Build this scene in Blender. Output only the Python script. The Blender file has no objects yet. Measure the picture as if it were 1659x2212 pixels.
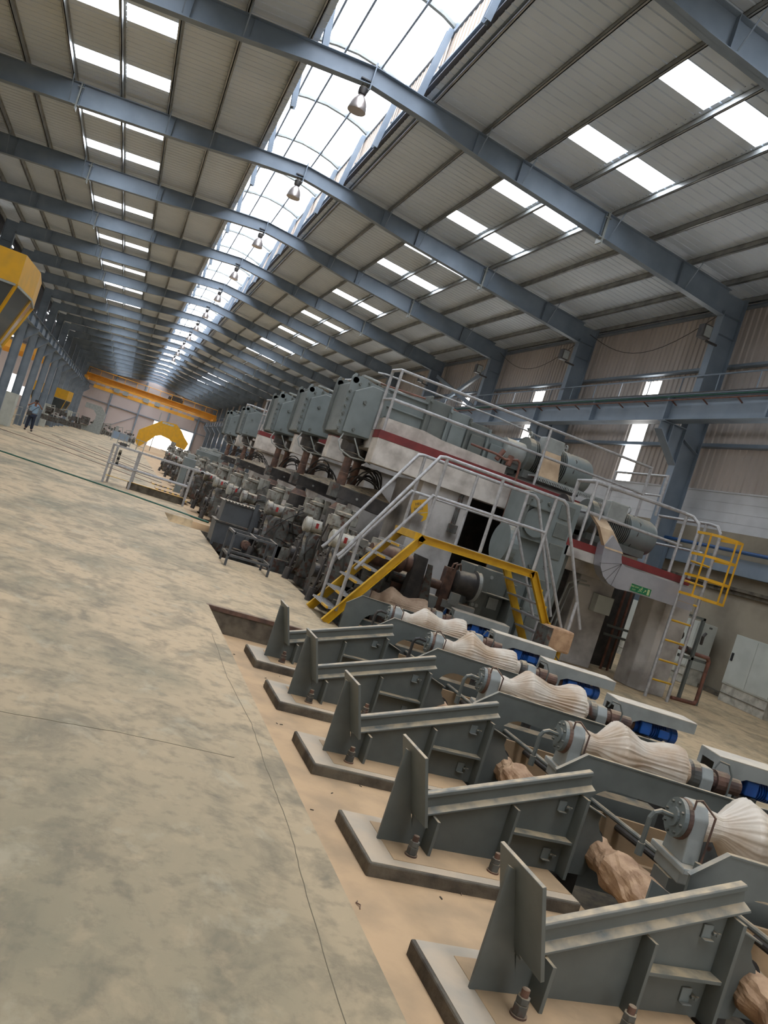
import bpy, bmesh, math, random
from mathutils import Vector, Matrix
R = random.Random(11)
PI = math.pi
SC = bpy.context.scene
COL = SC.collection
# ------------------------------------------------------------------ camera
FPX, YAW, PIT, ROL, EYE = 1750.0, math.radians(18.62), math.radians(0.03), math.radians(18.14), 1.8
cf = Vector((math.sin(YAW)*math.cos(PIT), math.cos(YAW)*math.cos(PIT), math.sin(PIT)))
cr = Vector((math.cos(YAW), -math.sin(YAW), 0))
cu = cr.cross(cf)
cr2 = cr*math.cos(ROL) + cu*math.sin(ROL)
cu2 = -cr*math.sin(ROL) + cu*math.cos(ROL)
cam = bpy.data.cameras.new('camera')
cam.sensor_fit = 'HORIZONTAL'; cam.sensor_width = 36.0
cam.lens = 36.0*FPX/1659.0
cam.clip_start = 0.05; cam.clip_end = 600
camo = bpy.data.objects.new('camera', cam); COL.objects.link(camo)
camo.matrix_world = Matrix(((cr2.x, cu2.x, -cf.x, 0), (cr2.y, cu2.y, -cf.y, 0), (cr2.z, cu2.z, -cf.z, EYE), (0, 0, 0, 1)))
SC.camera = camo
# ------------------------------------------------------------------ light, world, exposure
W_STR, E_MON, E_SKY, E_WIN = 4.4, 8.2, 13.0, 8.0
w = bpy.data.worlds.new('world'); SC.world = w; w.use_nodes = True
bg = w.node_tree.nodes['Background']; bg.inputs[0].default_value = (1.0, 0.98, 0.96, 1); bg.inputs[1].default_value = W_STR
SC.view_settings.view_transform = 'Standard'; SC.view_settings.look = 'None'
SC.view_settings.gamma = 1.0; SC.view_settings.exposure = 0.0; SC.view_settings.use_curve_mapping = False
SC.cycles.max_bounces = 7; SC.cycles.diffuse_bounces = 5; SC.cycles.glossy_bounces = 3
SC.cycles.transmission_bounces = 4; SC.cycles.use_denoising = True
SC.cycles.sample_clamp_indirect = 6.0
SC.cycles.caustics_reflective = False; SC.cycles.caustics_refractive = False
# ------------------------------------------------------------------ materials
def lin(c):
    return tuple(((v/255)/12.92 if v/255 <= .04045 else ((v/255+.055)/1.055)**2.4) for v in c)
MATS = {}
def mat(name, rgb, rough=.6, metal=0., rgb2=None, scale=4., dust=0., bump=0., rust=0., detail=4., stretch=(1, 1, 1), contrast=(.4, .65), sheen=0, alpha=1., trans=0.):
    m = bpy.data.materials.new(name); m.use_nodes = True
    nt = m.node_tree; N = nt.nodes; L = nt.links
    b = N['Principled BSDF']; b.inputs['Roughness'].default_value = rough; b.inputs['Metallic'].default_value = metal
    tc = N.new('ShaderNodeTexCoord'); mp = N.new('ShaderNodeMapping'); mp.inputs['Scale'].default_value = stretch
    gm0 = N.new('ShaderNodeNewGeometry'); L.new(gm0.outputs['Position'], mp.inputs[0])
    def noise(s, d=detail):
        n = N.new('ShaderNodeTexNoise'); n.inputs['Scale'].default_value = s; n.inputs['Detail'].default_value = d
        L.new(mp.outputs[0], n.inputs['Vector']); return n
    def ramp(src, a, c):
        r = N.new('ShaderNodeMapRange'); r.inputs[1].default_value = a; r.inputs[2].default_value = c
        L.new(src, r.inputs[0]); return r.outputs[0]
    def mix(f, A, B):
        x = N.new('ShaderNodeMix'); x.data_type = 'RGBA'
        if isinstance(f, float): x.inputs[0].default_value = f
        else: L.new(f, x.inputs[0])
        for k, q in ((6, A), (7, B)):
            if isinstance(q, tuple): x.inputs[k].default_value = (*q, 1)
            else: L.new(q, x.inputs[k])
        return x.outputs[2]
    col = lin(rgb)
    if rgb2:
        n = noise(scale); col = mix(ramp(n.outputs[0], *contrast), lin(rgb), lin(rgb2))
    if rust:
        n = noise(scale*2.3, 6); col = mix(ramp(n.outputs[0], .62-rust*.3, .72-rust*.2), col, lin((84, 56, 44)))
    if dust:
        sx = N.new('ShaderNodeSeparateXYZ'); L.new(gm0.outputs['Normal'], sx.inputs[0])
        up = ramp(sx.outputs[2], .55, .95)
        n = noise(9, 5); nf = ramp(n.outputs[0], .25, .6)
        mu = N.new('ShaderNodeMath'); mu.operation = 'MULTIPLY'; L.new(up, mu.inputs[0]); L.new(nf, mu.inputs[1])
        m2 = N.new('ShaderNodeMath'); m2.operation = 'MULTIPLY'; L.new(mu.outputs[0], m2.inputs[0]); m2.inputs[1].default_value = dust
        col = mix(m2.outputs[0], col, lin((182, 162, 130)))
    if isinstance(col, tuple): b.inputs['Base Color'].default_value = (*col, 1)
    else: L.new(col, b.inputs['Base Color'])
    if bump:
        n = noise(scale*5, 6); bp = N.new('ShaderNodeBump'); bp.inputs['Strength'].default_value = bump; bp.inputs['Distance'].default_value = .01
        L.new(n.outputs[0], bp.inputs['Height']); L.new(bp.outputs[0], b.inputs['Normal'])
    if trans:
        t = N.new('ShaderNodeBsdfTranslucent'); mx = N.new('ShaderNodeMixShader'); mx.inputs[0].default_value = trans
        if isinstance(col, tuple): t.inputs[0].default_value = (*col, 1)
        else: L.new(col, t.inputs[0])
        L.new(b.outputs[0], mx.inputs[1]); L.new(t.outputs[0], mx.inputs[2]); L.new(mx.outputs[0], N['Material Output'].inputs[0])
    MATS[name] = m
    return m
def emis(name, rgb, s):
    m = bpy.data.materials.new(name); m.use_nodes = True; nt = m.node_tree
    nt.nodes.remove(nt.nodes['Principled BSDF']); e = nt.nodes.new('ShaderNodeEmission')
    e.inputs[0].default_value = (*lin(rgb), 1); e.inputs[1].default_value = s
    nt.links.new(e.outputs[0], nt.nodes['Material Output'].inputs[0]); MATS[name] = m; return m
green = mat('grey_green_paint', (97, 102, 98), .5, 0, (90, 95, 91), 6, dust=1.0, bump=.05)
greenc = mat('grey_green_paint_clean', (116, 124, 123), .45, 0, (106, 114, 113), 3, dust=.6)
lightg = mat('light_grey_paint', (152, 156, 152), .5, 0, (136, 140, 136), 5, dust=.9)
steelb = mat('blue_grey_steel_paint', (128, 141, 154), .5, 0, (114, 127, 140), 1.2)
darkg = mat('dark_grey_paint', (74, 78, 82), .5, 0, (64, 67, 70), 4, dust=.6)
galv = mat('galvanized_rail', (172, 171, 170), .42, .25, (150, 149, 148), 14)
yellow = mat('yellow_paint', (205, 160, 28), .45, 0, (188, 146, 30), 5, dust=.35)
yellowc = mat('cab_yellow_paint', (212, 158, 22), .45, 0, (196, 150, 40), 3)
orange = mat('crane_orange_paint', (238, 176, 62), .5, 0, (220, 156, 56), .6)
conc = mat('cast_concrete', (206, 199, 189), .85, 0, (168, 160, 150), 3.2, dust=.6, bump=.35)
concd = mat('stained_concrete', (192, 188, 182), .85, 0, (136, 130, 124), 1.5, dust=.5, bump=.4, detail=8)
edgec = mat('slab_edge_concrete', (108, 100, 86), .9, 0, (70, 64, 56), 5, bump=.6, detail=8)
red = mat('red_band_paint', (122, 44, 42), .6, 0, (104, 38, 38), 4)
rusty = mat('rusty_brown_steel', (112, 84, 70), .75, 0, (74, 58, 52), 7, dust=.5, bump=.2)
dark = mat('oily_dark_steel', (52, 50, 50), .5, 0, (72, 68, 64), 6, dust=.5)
hosem = mat('black_rubber_hose', (46, 44, 42), .6, 0, (66, 60, 54), 5)
mach = mat('machine_grey_dirty', (98, 99, 94), .6, 0, (54, 52, 48), 5, dust=.9, rust=.35)
white = mat('off_white_paint', (186, 184, 172), .5, 0, (150, 147, 136), 6, dust=.4)
motorw = mat('dirty_motor_paint', (150, 149, 140), .55, 0, (104, 102, 94), 5, dust=.8, rust=.25)
blue = mat('motor_blue_paint', (34, 100, 184), .4, 0, (26, 76, 148), 4, dust=.4)
foil = mat('crinkled_plastic_wrap', (232, 222, 206), .42, 0, (204, 180, 152), 4, trans=.3, bump=.3)
cloth = mat('brown_cloth_wrap', (166, 142, 118), .7, 0, (140, 116, 94), 6, bump=.5)
tape = mat('orange_tan_wrap', (190, 156, 122), .7, 0, (160, 126, 96), 8, bump=.4)
sheet = mat('roof_sheet_grey', (208, 218, 228), .55, 0, (198, 209, 220), .4)
clad = mat('wall_cladding_beige', (196, 188, 182), .6, 0, (172, 164, 158), .5, stretch=(1, 1, .3))
cladm = mat('monitor_cladding_beige', (196, 180, 164), .6, 0, (180, 166, 150), 1)
silver = mat('insulated_silver_sheet', (206, 208, 210), .4, .2, (190, 192, 194), 1.2)
plaster = mat('stained_plaster', (160, 150, 132), .9, 0, (130, 121, 106), .7, bump=.3, detail=8)
gablem = mat('gable_cladding_pinkish', (200, 188, 184), .7, 0, (186, 174, 170), .1)
darkclad = mat('shaded_dark_cladding', (84, 88, 98), .7, 0, (70, 74, 84), .3)  # dark blue-grey cladding colour
purlm = mat('zinc_purlin', (158, 160, 158), .4, .3, (128, 130, 130), 2)
cabw = mat('cabinet_light_grey', (186, 190, 182), .5, 0, (174, 178, 170), 2, dust=.4)
blackm = mat('black_plastic', (28, 28, 30), .5)
glass = mat('tinted_cab_glass', (70, 76, 78), .12)
bluep = mat('blue_pipe_paint', (40, 80, 130), .5)
teal = mat('green_hose_rubber', (30, 84, 70), .6)
signg = mat('exit_sign_green', (20, 104, 66), .5)
skin = mat('skin_tone', (134, 92, 72), .6)
shirt = mat('light_blue_shirt', (140, 166, 188), .8)
jeans = mat('dark_blue_jeans', (36, 44, 62), .85)
hair = mat('black_hair', (26, 22, 22), .7)
ductm = mat('brushed_duct_sheet', (182, 182, 186), .38, .5, (166, 166, 172), 2)
board = mat('dusty_cable_cover', (190, 166, 136), .7, 0, (172, 148, 120), 4)
lampm = mat('lamp_reflector_aluminium', (176, 168, 164), .3, .6)
copper = mat('rust_red_pipe', (124, 82, 66), .6, 0, (94, 62, 52), 6)
em_mon = emis('translucent_ridge_sheet', (238, 244, 255), E_MON)
em_sky = emis('translucent_roof_sheet', (236, 244, 255), E_SKY)
em_win = emis('daylit_wall_sheet', (255, 252, 248), E_WIN)

def floor_mat():
    m = bpy.data.materials.new('dusty_floor'); m.use_nodes = True; nt = m.node_tree; N = nt.nodes; L = nt.links
    b = N['Principled BSDF']; b.inputs['Roughness'].default_value = .72
    g = N.new('ShaderNodeNewGeometry')
    def noise(s, d, st=(1, 1, 1), dist=0):
        mp = N.new('ShaderNodeMapping'); mp.inputs['Scale'].default_value = st; L.new(g.outputs['Position'], mp.inputs[0])
        n = N.new('ShaderNodeTexNoise'); n.inputs['Scale'].default_value = s; n.inputs['Detail'].default_value = d; n.inputs['Distortion'].default_value = dist
        n.inputs['Roughness'].default_value = .62
        L.new(mp.outputs[0], n.inputs['Vector']); return n.outputs[0]
    def rg(s, a, c, lo=0, hi=1):
        r = N.new('ShaderNodeMapRange'); r.inputs[1].default_value = a; r.inputs[2].default_value = c; r.inputs[3].default_value = lo; r.inputs[4].default_value = hi
        L.new(s, r.inputs[0]); return r.outputs[0]
    def mx(f, A, B):
        x = N.new('ShaderNodeMix'); x.data_type = 'RGBA'; L.new(f, x.inputs[0])
        for k, q in ((6, A), (7, B)):
            if isinstance(q, tuple): x.inputs[k].default_value = (*q, 1)
            else: L.new(q, x.inputs[k])
        return x.outputs[2]
    def mul(a, c):
        x = N.new('ShaderNodeMath'); x.operation = 'MULTIPLY'; L.new(a, x.inputs[0])
        if isinstance(c, (int, float)): x.inputs[1].default_value = c
        else: L.new(c, x.inputs[1])
        return x.outputs[0]
    tan, grey, dk, pale = lin((184, 160, 125)), lin((134, 123, 97)), lin((98, 91, 73)), lin((172, 160, 134))
    base = mx(rg(noise(.6, 9, (1, .7, 1), .3), .46, .62), tan, grey)
    sx = N.new('ShaderNodeSeparateXYZ'); L.new(g.outputs['Position'], sx.inputs[0])
    near = rg(sx.outputs[1], 7.5, 3.0)
    base = mx(mul(near, .75), base, grey)
    edge = rg(sx.outputs[0], 1.15, 1.5)
    base = mx(mul(edge, .45), base, tan)
    base = mx(mul(rg(noise(2.0, 10, (1, .8, 1), .6), .50, .62), .55), base, dk)
    base = mx(mul(rg(noise(3.3, 10, (1, .7, 1), .4), .56, .66), .5), base, pale)
    base = mx(mul(rg(noise(8, 10), .5, .64), .4), base, dk)
    base = mx(mul(rg(noise(6, 10, (1, .8, 1), .3), .54, .66), .3), base, tan)
    L.new(base, b.inputs['Base Color'])
    bp = N.new('ShaderNodeBump'); bp.inputs['Strength'].default_value = .2; bp.inputs['Distance'].default_value = .01
    L.new(noise(9, 8), bp.inputs['Height']); L.new(bp.outputs[0], b.inputs['Normal'])
    return m
floorm = floor_mat()
covertop = mat('dusty_cover_top', (204, 192, 172), .8, 0, (188, 178, 162), 5)
crackm = mat('floor_crack_dirt', (112, 101, 82), .9)
dustm = mat('recess_dust', (192, 160, 122), .85, 0, (168, 142, 110), 2.6, bump=.4, detail=9)
padm = mat('pad_top_concrete', (192, 172, 146), .85, 0, (172, 160, 142), 3, bump=.3, detail=8)
pitm = mat('pit_dark_concrete', (72, 68, 62), .9, 0, (54, 50, 46), 2, dust=.3, bump=.3)

# ------------------------------------------------------------------ mesh helpers
class M:
    def __init__(s): s.v = []; s.f = []
    def add(s, vs, fs):
        n = len(s.v); s.v += [tuple(q) for q in vs]; s.f += [tuple(i+n for i in f) for f in fs]; return s
    def box(s, x0, x1, y0, y1, z0, z1):
        return s.add([(x0, y0, z0), (x1, y0, z0), (x1, y1, z0), (x0, y1, z0), (x0, y0, z1), (x1, y0, z1), (x1, y1, z1), (x0, y1, z1)],
                     [(0, 3, 2, 1), (4, 5, 6, 7), (0, 1, 5, 4), (1, 2, 6, 5), (2, 3, 7, 6), (3, 0, 4, 7)])
    def cbox(s, c, d): return s.box(c[0]-d[0]/2, c[0]+d[0]/2, c[1]-d[1]/2, c[1]+d[1]/2, c[2]-d[2]/2, c[2]+d[2]/2)
    def prism(s, pts, ax, a, b):
        n = len(pts)
        f = {'y': lambda p, t: (p[0], t, p[1]), 'x': lambda p, t: (t, p[0], p[1]), 'z': lambda p, t: (p[0], p[1], t)}[ax]
        return s.add([f(p, a) for p in pts]+[f(p, b) for p in pts], [tuple(range(n)), tuple(range(2*n-1, n-1, -1))]+[(i, (i+1) % n, (i+1) % n+n, i+n) for i in range(n)])
    def ring(s, c, u, w, r, n): return [tuple(Vector(c)+u*(math.cos(2*PI*i/n)*r)+w*(math.sin(2*PI*i/n)*r)) for i in range(n)]
    def cyl(s, p0, p1, r, n=16, r2=None):
        p0, p1 = Vector(p0), Vector(p1); d = (p1-p0).normalized()
        u = d.orthogonal().normalized(); w_ = d.cross(u); r2 = r if r2 is None else r2
        return s.add(s.ring(p0, u, w_, r, n)+s.ring(p1, u, w_, r2, n), [tuple(range(n-1, -1, -1)), tuple(range(n, 2*n))]+[(i, (i+1) % n, (i+1) % n+n, i+n) for i in range(n)])
    def tube(s, pts, r, n=8):
        P = [Vector(p) for p in pts]; k = len(P); vs = []; fs = []
        d0 = (P[1]-P[0]).normalized(); u = d0.orthogonal().normalized()
        for i in range(k):
            a = (P[i]-P[i-1]).normalized() if i else (P[1]-P[0]).normalized()
            b = (P[i+1]-P[i]).normalized() if i < k-1 else a
            d = (a+b).normalized(); u = (u-d*u.dot(d)).normalized(); w_ = d.cross(u)
            kk = 1/max(.5, abs(d.dot(a)))
            vs += s.ring(P[i], u, w_, r*(kk if kk < 1.4 else 1.4), n)
        for i in range(k-1):
            fs += [(i*n+j, i*n+(j+1) % n, (i+1)*n+(j+1) % n, (i+1)*n+j) for j in range(n)]
        fs += [tuple(range(n-1, -1, -1)), tuple(range((k-1)*n, k*n))]
        return s.add(vs, fs)
    def lathe(s, prof, o, d=(0, 0, 1), n=24, fn=None, cap=True):
        d = Vector(d).normalized(); u = d.orthogonal().normalized(); w_ = d.cross(u); o = Vector(o); vs = []; fs = []
        for a, (t, r) in enumerate(prof):
            for i in range(n):
                th = 2*PI*i/n; rr = r*(fn(t, th) if fn else 1)
                vs.append(tuple(o+d*t+u*(math.cos(th)*rr)+w_*(math.sin(th)*rr)))
        for a in range(len(prof)-1): fs += [(a*n+j, a*n+(j+1) % n, (a+1)*n+(j+1) % n, (a+1)*n+j) for j in range(n)]
        if cap: fs += [tuple(range(n-1, -1, -1)), tuple(range((len(prof)-1)*n, len(prof)*n))]
        return s.add(vs, fs)
    def beam(s, p0, p1, w_, h, up=(0, 0, 1)):
        p0, p1 = Vector(p0), Vector(p1); d = (p1-p0).normalized(); a = d.cross(Vector(up)).normalized(); b = a.cross(d)
        a = a*(w_/2); b = b*(h/2)
        return s.add([p0-a-b, p0+a-b, p0+a+b, p0-a+b, p1-a-b, p1+a-b, p1+a+b, p1-a+b], [(0, 3, 2, 1), (4, 5, 6, 7), (0, 1, 5, 4), (1, 2, 6, 5), (2, 3, 7, 6), (3, 0, 4, 7)])
    def ibeam(s, p0, p1, w_, h, t=.012, tf=.018, up=(0, 0, 1)):
        p0, p1 = Vector(p0), Vector(p1); d = (p1-p0).normalized(); a = d.cross(Vector(up)).normalized(); b = a.cross(d).normalized()
        s.beam(p0, p1, t, h-2*tf, up)
        for q in (1, -1): s.beam(p0+b*q*(h-tf)/2, p1+b*q*(h-tf)/2, w_, tf, up)
        return s
    def xf(s, m):
        s.v = [tuple(m @ Vector(q)) for q in s.v]; return s
    def build(s, name, m, parent=None, smooth=False, bevel=0):
        me = bpy.data.meshes.new(name); me.from_pydata(s.v, [], s.f)
        bm = bmesh.new(); bm.from_mesh(me); bmesh.ops.recalc_face_normals(bm, faces=bm.faces); bm.to_mesh(me); bm.free()
        if smooth:
            me.polygons.foreach_set('use_smooth', [True]*len(me.polygons)); me.set_sharp_from_angle(angle=.7)
        me.materials.append(m); o = bpy.data.objects.new(name, me); COL.objects.link(o)
        if parent is not None: o.parent = parent
        if bevel:
            md = o.modifiers.new('bevel', 'BEVEL'); md.width = bevel; md.segments = 2; md.limit_method = 'ANGLE'
        return o
def tag(o, label=None, cat=None, group=None, kind=None):
    if label: o['label'] = label
    if cat: o['category'] = cat
    if group: o['group'] = group
    if kind: o['kind'] = kind
    return o
def thing(name, label, cat, loc=(0, 0, 0), rz=0., group=None):
    o = bpy.data.objects.new(name, None); COL.objects.link(o); o.location = loc; o.rotation_euler = (0, 0, rz)
    o.empty_display_size = .1
    return tag(o, label, cat, group)
def dup(o, parent=None):
    c = o.copy(); COL.objects.link(c)
    if parent is not None: c.parent = parent
    for ch in list(o.children): dup(ch, c)
    return c
def copyto(o, loc, label, group=None, rz=None):
    c = dup(o); c.location = loc; c['label'] = label
    if group: c['group'] = group
    if rz is not None: c.rotation_euler = (0, 0, rz)
    return c
def struct(name, mb, m, **k): return tag(mb.build(name, m, **k), kind='structure')
ORD = ['first', 'second', 'third', 'fourth', 'fifth', 'sixth', 'seventh', 'eighth', 'ninth', 'tenth', 'eleventh', 'twelfth', 'thirteenth', 'fourteenth', 'fifteenth', 'sixteenth', 'seventeenth', 'eighteenth', 'nineteenth', 'twentieth', 'twenty-first', 'twenty-second', 'twenty-third', 'twenty-fourth']
# ================================================================== THE HALL
Y0H, Y1H = -14.0, 166.0
XL, XR, XM = -10.0, 15.9, 3.0            # left wall, right wall, ridge
def zr(x, off=0.): return 12.25+off-.085*abs(x-XM)
ZR = -.32                                 # recess floor
# ---- floor: main slab with the recess, the machine pit and the lower left bay cut out
f = M()
def slab(x0, x1, y0, y1, z=0., t=.3): f.box(x0, x1, y0, y1, z-t, z)
slab(-5.3, 1.62, Y0H, Y1H); slab(1.62, 3.68, 10.316, 15.7)
slab(1.62, 2.39, 15.7, 19.9); slab(1.62, 2.39, 22.1, 26.25)
slab(1.62, 2.2, 26.25, Y1H)
slab(6.5, XR+.2, Y0H, 12.2); slab(7.6, XR+.2, 12.2, Y1H)
struct('floor', f, floorm)
f = M(); f.box(-34, -5.3, Y0H, Y1H, -1.3, -1.14); f.box(-5.34, -5.3, Y0H, Y1H, -1.2, -.3)
struct('floor', f, floorm)
f = M(); f.box(1.5, 3.75, -3, 10.33, ZR-.2, ZR)
struct('floor', f, dustm)
f = M(); f.box(1.5, 3.68, 10.285, 10.315, ZR, -.004); f.box(1.55, 1.62, -3, 10.33, ZR, -.302)
f.box(3.55, 3.68, 10.3, 15.7, -1.5, -.3); f.box(2.3, 2.39, 15.7, 60, -1.5, -.3); f.box(2.3, 2.75, 19.9, 19.98, -1.2, -.002); f.box(2.39, 3.6, 15.69, 15.76, -1.5, -.004)
struct('wall_recess', f, edgec)
f = M(); f.box(3.6, 3.76, -3, 10.33, -1.5, ZR-.2); f.box(7.6, 7.75, 12.2, 60, -1.5, -.3); f.box(6.5, 6.62, -3, 12.2, -1.5, -.3); f.box(6.5, 7.75, 12.1, 12.2, -1.5, -.3); f.box(1.6, 7.8, -3, 60, -1.7, -1.5)
struct('wall_pit', f, pitm)
f = M(); f.box(2.39, 7.6, 22.1, 24.4, -.3, -.02); f.box(2.2, 7.6, 24.4, Y1H, -.4, -.1)
struct('floor', f, dustm)
def ribbon(pts, w_, z=.003):
    m = M(); rr = random.Random(len(pts)); P_ = []
    for a, b in zip(pts, pts[1:]):
        for j in range(8): t = j/8; P_.append((a[0]+(b[0]-a[0])*t+rr.uniform(-1, 1)*w_*1.2, a[1]+(b[1]-a[1])*t+rr.uniform(-1, 1)*w_*1.2))
    for a, b in zip(P_, P_[1:]): m.beam((a[0], a[1], z-.002), (b[0], b[1], z-.002), w_, .004)
    return m
struct('trim_floor_joint', ribbon([(-3.0, 4.98), (-.16, 5.04), (.5, 5.1), (1.37, 5.08)], .004, .002), crackm)
struct('trim_floor_crack', ribbon([(1.49, 8.6), (1.46, 7.0), (1.5, 5.85), (1.47, 5.0), (1.46, 4.2), (1.41, 3.6), (1.36, 2.75), (1.3, 1.6)], .0035, .002), crackm)
for i, yy in enumerate((7.6, 38.6, 18.0)):
    pass
# ---- corrugated sheets
def corr(m, segs, x0, x1, zf, pitch=.3, h=.03):
    for (a, b) in segs:
        n = max(1, round((b-a)/pitch)); p = (b-a)/n; ys = []
        for i in range(n):
            y = a+i*p; ys += [(y, 0), (y+p*.84, 0), (y+p*.88, h), (y+p*.96, h)]
        ys.append((b, 0))
        vs = [(x0, y, zf(x0)+z) for y, z in ys]+[(x1, y, zf(x1)+z) for y, z in ys]; k = len(ys)
        m.add(vs, [(i, i+1, i+1+k, i+k) for i in range(k-1)])
SKY = []       # (side, col, k, slot, x0, x1, y0)
def skyslots(offs): return [12.3+8*k+o for k in range(-3, 19) for o in offs]
OR_, OL_ = (1.75, 5.35), (2.15, 5.75)
def segs_without(ys):
    out = []; c = Y0H
    for y in ys:
        if y > c: out.append((c, y))
        c = y+.9
    out.append((c, Y1H)); return out
sz = lambda x: zr(x, .2)
f = M()
for a, b, cut in ((4.5, 7.72, 0), (7.72, 9.0, 1), (9.0, 9.22, 0), (9.22, 10.5, 1), (10.5, 16.0, 0)):
    corr(f, segs_without([y for y in skyslots(OR_) if y < Y1H-1]) if cut else [(Y0H, Y1H)], a, b, sz)
struct('ceiling', f, sheet)
f = M()
for a, b, cut in ((-10.1, -4.55, 0), (-4.55, -3.25, 1), (-3.25, -3.08, 0), (-3.08, -1.8, 1), (-1.8, 1.5, 0)):
    corr(f, segs_without([y for y in skyslots(OL_) if y < Y1H-1]) if cut else [(Y0H, Y1H)], a, b, sz)
struct('ceiling', f, sheet)
# skylight sheets set in the roof
protos = {}
for side, offs, cols in (('right', OR_, ((7.72, 9.0), (9.22, 10.5))), ('left', OL_, ((-4.55, -3.25), (-3.08, -1.8)))):
    for ci, (a, b) in enumerate(cols):
        for k in range(-2, 19):
            for oi, o_ in enumerate(offs):
                yy = 12.3+8*k+o_
                if yy > Y1H-2: continue
                lab = 'glowing roof sheet %s of ridge, %s column, %s bay, %s of two' % (side, ('inner' if (ci == 0) == (side == 'right') else 'outer'), ORD[k+2], ('nearer' if oi == 0 else 'farther'))
                key = (side, ci)
                if key not in protos:
                    m = M(); m.add([(a, 0, sz(a)), (b, 0, sz(b)), (b, .9, sz(b)), (a, .9, sz(a)), (a, 0, sz(a)+.03), (b, 0, sz(b)+.03), (b, .9, sz(b)+.03), (a, .9, sz(a)+.03)],
                                   [(0, 3, 2, 1), (4, 5, 6, 7), (0, 1, 5, 4), (1, 2, 6, 5), (2, 3, 7, 6), (3, 0, 4, 7)])
                    o = m.build('roof_skylight', em_sky); protos[key] = o; o.location = (0, yy, 0); tag(o, lab, 'skylight', 'translucent roof skylights')
                else: copyto(protos[key], (0, yy, 0), lab)
# ---- ridge monitor
XA, XB = 1.3, 4.66
f = M(); f.box(XB, XB+.02, Y0H, Y1H, 13.1, 14.0); f.box(XA-.02, XA, Y0H, Y1H, 13.1, 14.0)
for i in range(int((Y1H-Y0H)/.3)):
    y = Y0H+i*.3
    f.box(XB-.02, XB, y, y+.1, 13.12, 13.98); f.box(XA, XA+.02, y, y+.1, 13.12, 13.98)
struct('wall_monitor', f, cladm)
f = M()
arc = [(XA-.25, 14.25), (XA+.4, 14.5), (XA+1.0, 14.62), (XM, 14.68), (XB-1.0, 14.62), (XB-.4, 14.5), (XB+.25, 14.25)]
for i in range(6): f.prism([arc[i], arc[i+1], (arc[i+1][0], arc[i+1][1]+.02), (arc[i][0], arc[i][1]+.02)], 'y', Y0H, Y1H)
tag(f.build('window_ridge', em_mon), kind='structure')
f = M()
for x in (XA, XB): f.box(x-.06, x+.06, Y0H, Y1H, 14.02, 14.3); f.box(x-.02, x+.03, Y0H, Y1H, 12.3, 13.1); f.box(x-.1, x+.05, Y0H, Y1H, 13.04, 13.1)
struct('trim_monitor', f, steelb)
f = M()
mp = []
for x in (1.95, 2.6, 3.75):
    m = M().box(x-.03, x+.03, Y0H, Y1H, 14.34, 14.46)
    tag(m.build('monitor_purlin', steelb), 'thin blue-grey purlin under the glowing ridge sheets, %s' % {1.95: 'nearest the left roof slope', 2.6: 'left of the ridge line', 3.75: 'right of the ridge line'}[x], 'purlin', 'ridge monitor purlins')
pr_ = None
for k in range(-1, 19):
    yy = 12.3+8*k+(0 if k >= 0 else 0)
    if pr_ is None:
        pr_ = thing('ridge_monitor_arch', 'x', 'arch', group='pale curved frames of the ridge monitor')
        for q in (0, 3.3):
            pass
        m = M(); m.tube([(x, 0, z-.12) for x, z in arc[0:7]], .085, 6); m.build('arch', lightg, pr_)
        for x in (XA+.12, XB-.12): M().ibeam((x+(-.25 if x > 3 else .25), 0, 12.2), (x, 0, 14.1), .16, .2, up=(0, 1, 0)).build('post', steelb, pr_)
        for x, x2 in ((XA+.12, XA), (XB-.12, XB)): M().beam((x, 0, 13.1), (x2+.02, .0, 13.2), .03, .04).build('cleat', steelb, pr_)
        c = pr_
    else: c = dup(pr_)
    c.location = (0, yy+.12, 0); c['label'] = 'pale arched monitor frame over the %s rafter from the camera' % ORD[k+1]
    c2 = dup(pr_); c2.location = (0, yy+4.1, 0); c2['label'] = 'pale arched monitor frame midway past the %s rafter' % ORD[k+1]
# ---- purlins
for i in range(9):
    x = [4.7, 6.22, 7.62, 9.11, 10.57, 11.97, 13.4, 14.75, 15.8][i]
    m = M(); z = zr(x)
    m.box(x-.012, x+.012, Y0H, Y1H, z, z+.2); m.box(x-.06, x+.012, Y0H, Y1H, z, z+.012); m.box(x-.012, x+.06, Y0H, Y1H, z+.188, z+.2); m.box(x-.06, x-.052, Y0H, Y1H, z, z+.03)
    tag(m.build('roof_purlin', purlm), 'zinc roof purlin right of the ridge, %s from the ridge' % ORD[i], 'purlin', 'purlins of the right roof slope')
for i in range(9):
    x = [1.28, -.26, -1.71, -3.165, -4.6, -6.02, -7.45, -8.8, -9.9][i]
    m = M(); z = zr(x)
    m.box(x-.012, x+.012, Y0H, Y1H, z, z+.2); m.box(x-.06, x+.012, Y0H, Y1H, z, z+.012); m.box(x-.012, x+.06, Y0H, Y1H, z+.188, z+.2); m.box(x-.06, x-.052, Y0H, Y1H, z, z+.03)
    tag(m.build('roof_purlin', purlm), 'zinc roof purlin left of the ridge, %s from the ridge' % ORD[i], 'purlin', 'purlins of the left roof slope')
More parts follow.
